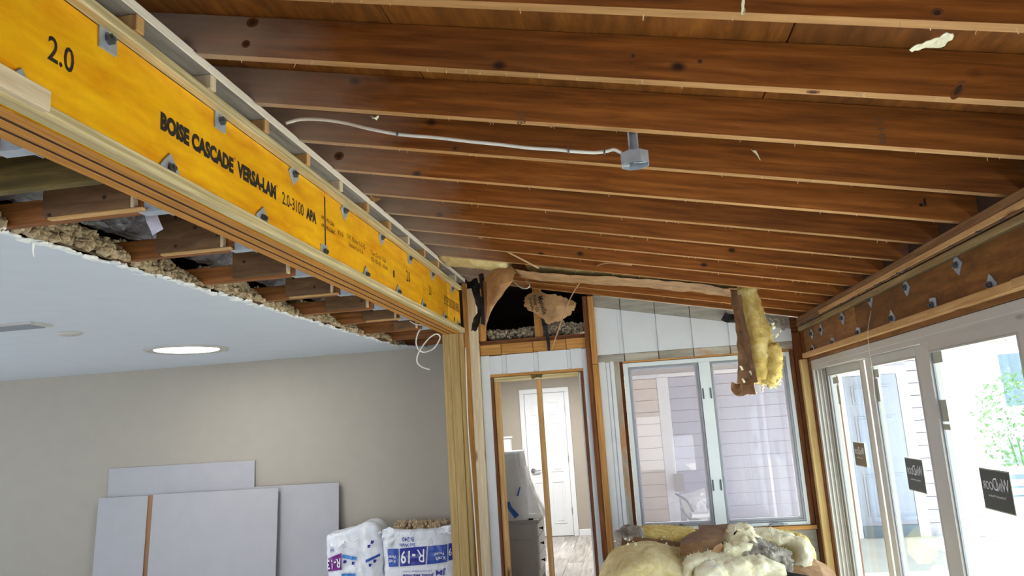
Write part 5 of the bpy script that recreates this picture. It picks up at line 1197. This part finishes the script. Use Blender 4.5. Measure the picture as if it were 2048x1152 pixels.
xa, xb = dx0-.34, at(1040, 905, Y=7.7).x+.012
for j in range(nv+1):
    v = j/nv
    for i in range(nu):
        an = 2*PI*i/nu; c, s = math.cos(an), math.sin(an); d = (abs(c)**5+abs(s)**5)**(-1/5)
        fl2_ = (1-v)**1.5*.19
        x = (xa+xb)/2 + c*d*((xb-xa)/2+fl2_*(1 if c > 0 else .3)); y = 7.85 + s*d*(.215+fl2_*.25)
        z = dz1+.004 + (pz-dz1)*v
        q = Vector((x, y, z)); fo = .012*math.sin(an*9+v*2)*(1.2-v)+.03*fbm(q, 6, 5)
        verts.append((x+c*fo, y+s*fo, max(z, dz1+.003)))
for j in range(nv):
    for i in range(nu): faces.append((j*nu+i, j*nu+(i+1) % nu, (j+1)*nu+(i+1) % nu, (j+1)*nu+i))
faces.append(tuple(nv*nu+i for i in range(nu)))
raw('clear_sheeting', verts, faces, M_PLASTIC, cv)
for nm, c in (('blue_tape', [(1016, 1004), (1020, 1016), (1028, 1026), (1034, 1034)]), ('blue_tape', [(1040, 974), (1037, 984), (1035, 992)])):
    sheet(nm, [at(px, py, Y=7.56) for px, py in c], (1, 0, .2), .055 if c[0][0] < 1030 else .02, M_TAPE, cv, n=14, m=4, crumple=.006, fs=20, taper=lambda s: .6+.4*s)
o = box('remote_control', dx1-.16, dx1-.05, 7.62, 7.66, dz1+.001, dz1+.016, M_KNOB); tag(o, 'small black handset lying on the dresser top in the hallway', 'remote')
hl = bpy.data.lights.new('hall_fill', 'AREA'); hl.shape = 'DISK'; hl.size = .4; hl.energy = 22; hl.color = (1, .98, .95)  # unseen area light added to brighten the hallway
ho = bpy.data.objects.new('hall_fill', hl); COL.objects.link(ho); ho.location = (-1.0, 9.2, .66+H)
lt_ = lathe('hall_fill_disc', [(0, -.03), (.15, -.025), (.18, 0), (0, 0)], (-1.0, 9.2, .699), M_LED, None, 24); tag(lt_, 'round glowing disc added out of view to brighten the hallway', 'light')  # glowing disc added out of view along with the hallway fill
# ================================================================== outside: courtyard wall, door, patio
PZ = FL-.05
raw('patio_slab', [(-.15, 6.75, PZ), (1.72, 6.75, PZ), (1.72, -12, PZ), (40, -12, PZ), (40, 40, PZ), (-.15, 40, PZ)], [(0, 1, 2, 3, 4, 5)], M_PATIO)
tag(bpy.data.objects['patio_slab'], 'pale concrete patio outside', None, None, 'structure')
we = struct('wall_courtyard', 'lap sided courtyard wall with beige and grey sections'); YE = 10.0
def laps(x0, x1, z0, z1, mat, step=.152):
    z = z0
    while z < z1:
        zt_ = min(z+step, z1)-.008  # boards stop short; the dark gaps stand in for lap shadow lines
        bm = bmesh.new(); v = [(x0, YE-.034, z), (x1, YE-.034, z), (x1, YE-.016, zt_), (x0, YE-.016, zt_), (x0, YE, z), (x1, YE, z), (x1, YE, zt_), (x0, YE, zt_)]
        V_ = [bm.verts.new(q) for q in v]
        for f in ((0, 1, 2, 3), (4, 7, 6, 5), (0, 4, 5, 1), (3, 2, 6, 7), (0, 3, 7, 4), (1, 5, 6, 2)): bm.faces.new([V_[k] for k in f])
        from_bm('lap_board', bm, mat, we); z = zt_+.008
laps(-.15, .42, PZ, .45, M_LAPB); laps(.575, 2.58, PZ, .45, M_LAP); laps(3.49, 3.72, PZ, .45, M_LAP); laps(2.58, 3.49, .40, .45, M_LAP)
box('wall_core', -.15, 3.72, YE+.001, YE+.12, PZ, 1.6, M_DARKWOOD, we, axis=0)  # dark backing, so the lap gaps read as shadow lines
box('corner_trim', .425, .570, YE-.03, YE-.0005, PZ, .448, M_TRIM, we); box('end_trim', 3.72, 3.82, YE-.03, YE+.12, PZ, .46, M_TRIM, we)
box('frieze_board', -.15, 3.82, YE-.06, YE-.0005, .452, .50, M_TRIM, we); box('soffit', -.15, 3.9, YE-1.6, YE, .505, .53, M_SOFFIT, we, axis=0); box('upper_wall', -.15, 3.82, YE-.02, YE, .531, 1.6, M_SOFFIT, we, axis=0)
box('fascia', -.15, 3.95, YE-1.63, YE-1.602, .50, .66, M_SOFFIT, we)
d3 = struct('door_3', 'pale courtyard door with white casing')
for a, b in ((2.585, 2.715), (3.36, 3.485)): box('door_casing', a, b, YE-.04, YE-.0005, PZ, .305, M_TRIM, d3)
box('door_casing', 2.585, 3.485, YE-.04, YE-.0005, .3055, .40, M_TRIM, d3)
box('door_leaf', 2.72, 3.355, YE-.03, YE-.0005, PZ+.14, .30, M_EXTDOOR, d3, axis=2)
box('door_sill', 2.72, 3.355, YE-.05, YE-.0005, PZ, PZ+.139, M_BLUEGREY, d3)
for xa, xb in ((2.80, 3.0), (3.06, 3.28)):
    for za, zb4 in ((-.05, .18), (-.75, -.2), (-1.40, -.9)):
        bm = bmesh.new(); bx(bm, xa, xb, YE-.036, YE-.0305, za, zb4, .004); bx(bm, xa+.03, xb-.03, YE-.042, YE-.0365, za+.03, zb4-.03, .004); from_bm('raised_panel', bm, M_EXTDOOR, d3)
lathe('door_knocker', [(0, -.03), (.035, -.02), (.04, 0), (0, 0)], (3.03, YE-.0305, -.34), M_LABEL, d3, 16, 'y'); box('mail_slot', 2.96, 3.12, YE-.05, YE-.0305, -.62, -.60, M_TRIM, d3); box('mail_slot', 2.96, 3.12, YE-.05, YE-.0305, -.47, -.45, M_TRIM, d3)
o = thing('utility_box', (.585, YE-.05, -.88), 'beige utility box on the courtyard siding seen through the left window', 'utility box'); box('case', .522, .640, YE-.10, YE-.017, -.980, -.775, M_LAPB, o, axis=2); box('lid', .518, .644, YE-.112, YE-.1005, -.985, -.770, M_SOFFIT, o, axis=2)
ch = thing('covered_chair', (.72, 9.3, PZ), 'patio chair under a pale cover outside the left window pane', 'chair')
cw = [(1352, 985), (1375, 983), (1392, 982)]
q0 = at(1376, 1000, Y=9.2)
bm = bmesh.new()
patch('cover', [[(1356, 990, 9.3), (1380, 986, 9.25), (1408, 976, 9.2)], [(1362, 1004, 9.2), (1385, 1006, 9.1), (1412, 1000, 9.1)], [(1372, 1030, 9.1), (1392, 1040, 9.0), (1414, 1036, 9.0)], [(1380, 1150, 9.0), (1396, 1150, 8.95), (1418, 1150, 8.95)]], M_TRIM, ch, th=.01, cr=.03, seed=31, sub=6)
tube('arm_tube', [at(1352, 988, Y=9.28), at(1372, 1000, Y=9.15), at(1384, 1020, Y=9.05), at(1396, 1040, Y=8.98), at(1404, 1044, Y=8.95)], .012, M_GREYALU, ch, n=24)
tube('arm_tube', [at(1362, 1018, Y=9.1), at(1376, 1034, Y=9.0), at(1390, 1044, Y=8.95), at(1404, 1044, Y=8.94)], .010, M_GREYALU, ch, n=24)
for xx in (.66, .98):
    for yy_ in (8.85, 9.25): box('leg', xx-.015, xx+.015, yy_-.015, yy_+.015, PZ, -1.15, M_GREYALU, ch)
box('seat', .62, 1.02, 8.82, 9.28, -1.17, -1.13, M_TRIM, ch)
# garden side of the patio
for i, (px, w_) in enumerate(((1897, .10), (1916, .16))):
    p = at(px, 760, Y=11.4); o = box('porch_column', p.x-w_/2, p.x+w_/2, 11.4, 11.4+w_, PZ, 1.4, M_LAP if i else M_TRIM); tag(o, ['narrow white porch column by the courtyard corner', 'wider lavender shaded porch column by the courtyard corner'][i], 'column', 'porch columns', 'thing')
lw = thing('low_wall', (6.5, 12.6, PZ), 'low blue grey garden wall with a white cap rail', 'wall', kind='thing')
zc1 = at(1980, 942, Y=12.6).z
for k in range(6): box('wall_panel', 4.9+k*1.0, 5.895+k*1.0, 12.6, 12.7, PZ, zc1-.06, M_BLUEGREY, lw, axis=0)
box('cap_rail', 4.8, 11.0, 12.52, 12.78, zc1-.0595, zc1+.03, M_TRIM, lw)
bn = thing('garden_bench', (4.6, 9.3, PZ), 'white garden bench on the patio behind the right sticker', 'bench')
b0 = at(1955, 1040, Y=9.6); zs = at(2000, 1048, Y=9.6).z
for k in range(4): box('seat_slat', b0.x, b0.x+1.3, 9.42+k*.11, 9.52+k*.11, zs-.03, zs, M_TRIM, bn)
for k in range(4): box('back_slat', b0.x+.03, b0.x+1.27, 9.87, 9.90, zs+.08+k*.1, zs+.15+k*.1, M_TRIM, bn)
for xx in (b0.x+.12, b0.x+1.16):
    for yy_ in (9.45, 9.80): box('leg', xx-.035, xx+.035, yy_-.03, yy_+.03, PZ, zs-.0305, M_TRIM, bn)
    box('back_post', xx-.03, xx+.03, 9.905, 9.95, PZ, zs+.52, M_TRIM, bn)
def shrub(name, c, r, h, n, seed, lab, group='garden shrubs', ls=.12):
    rs = random.Random(seed); t = thing(name, c, lab, 'shrub', group)
    bm = bmesh.new()
    for _ in range(n):
        u = rs.uniform(0, 2*PI); v = rs.uniform(-.9, 1); k = rs.uniform(.5, 1.0)**.5; rr_ = math.sqrt(1-v*v)
        p = Vector((c[0]+r*k*rr_*math.cos(u), c[1]+r*k*rr_*math.sin(u), c[2]+h*.55+h*.45*k*v)); s = rs.uniform(.5, 1)*ls
        A = Vector((rs.uniform(-1, 1), rs.uniform(-1, 1), rs.uniform(-.3, 1))).normalized(); B = A.cross(Vector((rs.uniform(-1, 1), rs.uniform(-1, 1), rs.uniform(-1, 1)))).normalized()
        vv = [bm.verts.new(p), bm.verts.new(p+A*s*.5+B*s*.2), bm.verts.new(p+A*s), bm.verts.new(p+A*s*.5-B*s*.2)]; bm.faces.new(vv)
    f = from_bm('foliage', bm, M_LEAF, t); f['kind'] = 'stuff'
    for k in range(4): tube('stem', [(c[0]+.05*k-.1, c[1], c[2]), (c[0]+(.1*k-.15)*1.5, c[1]+.05*k, c[2]+h*.45)], .015, M_LEAF, t, n=5, seg=5)
shrub('garden_shrub', (6.4, 13.6, PZ), .7, 2.0, 900, 3, 'lower leafy shrub behind the low garden wall, nearer the columns'); shrub('garden_shrub', (8.6, 14.4, PZ), 1.0, 3.2, 1500, 4, 'tall leafy shrub behind the low garden wall at the right edge')
hs = thing('neighbour_house', (11.5, 19, PZ), 'pale house with a window beyond the garden', 'building', kind='thing')
box('wall', 8.6, 15.5, 19.0, 19.3, PZ, 2.6, M_LAP, hs, axis=0); wx = at(2044, 760, Y=19).x
f = box('window_casing', wx-.6, wx+.8, 18.95, 18.999, -.5, 1.0, M_TRIM, hs); box('window_pane', wx-.45, wx+.65, 18.93, 18.949, -.35, .85, M_BLUEGREY, f)
raw('roof', [(8.3, 18.7, 2.55), (15.8, 18.7, 2.55), (15.8, 22, 4.2), (8.3, 22, 4.2), (8.3, 18.7, 2.65), (15.8, 18.7, 2.65), (15.8, 22, 4.3), (8.3, 22, 4.3)], [(0, 1, 2, 3), (7, 6, 5, 4), (0, 4, 5, 1), (2, 6, 7, 3), (0, 3, 7, 4), (1, 5, 6, 2)], M_SOFFIT, hs)
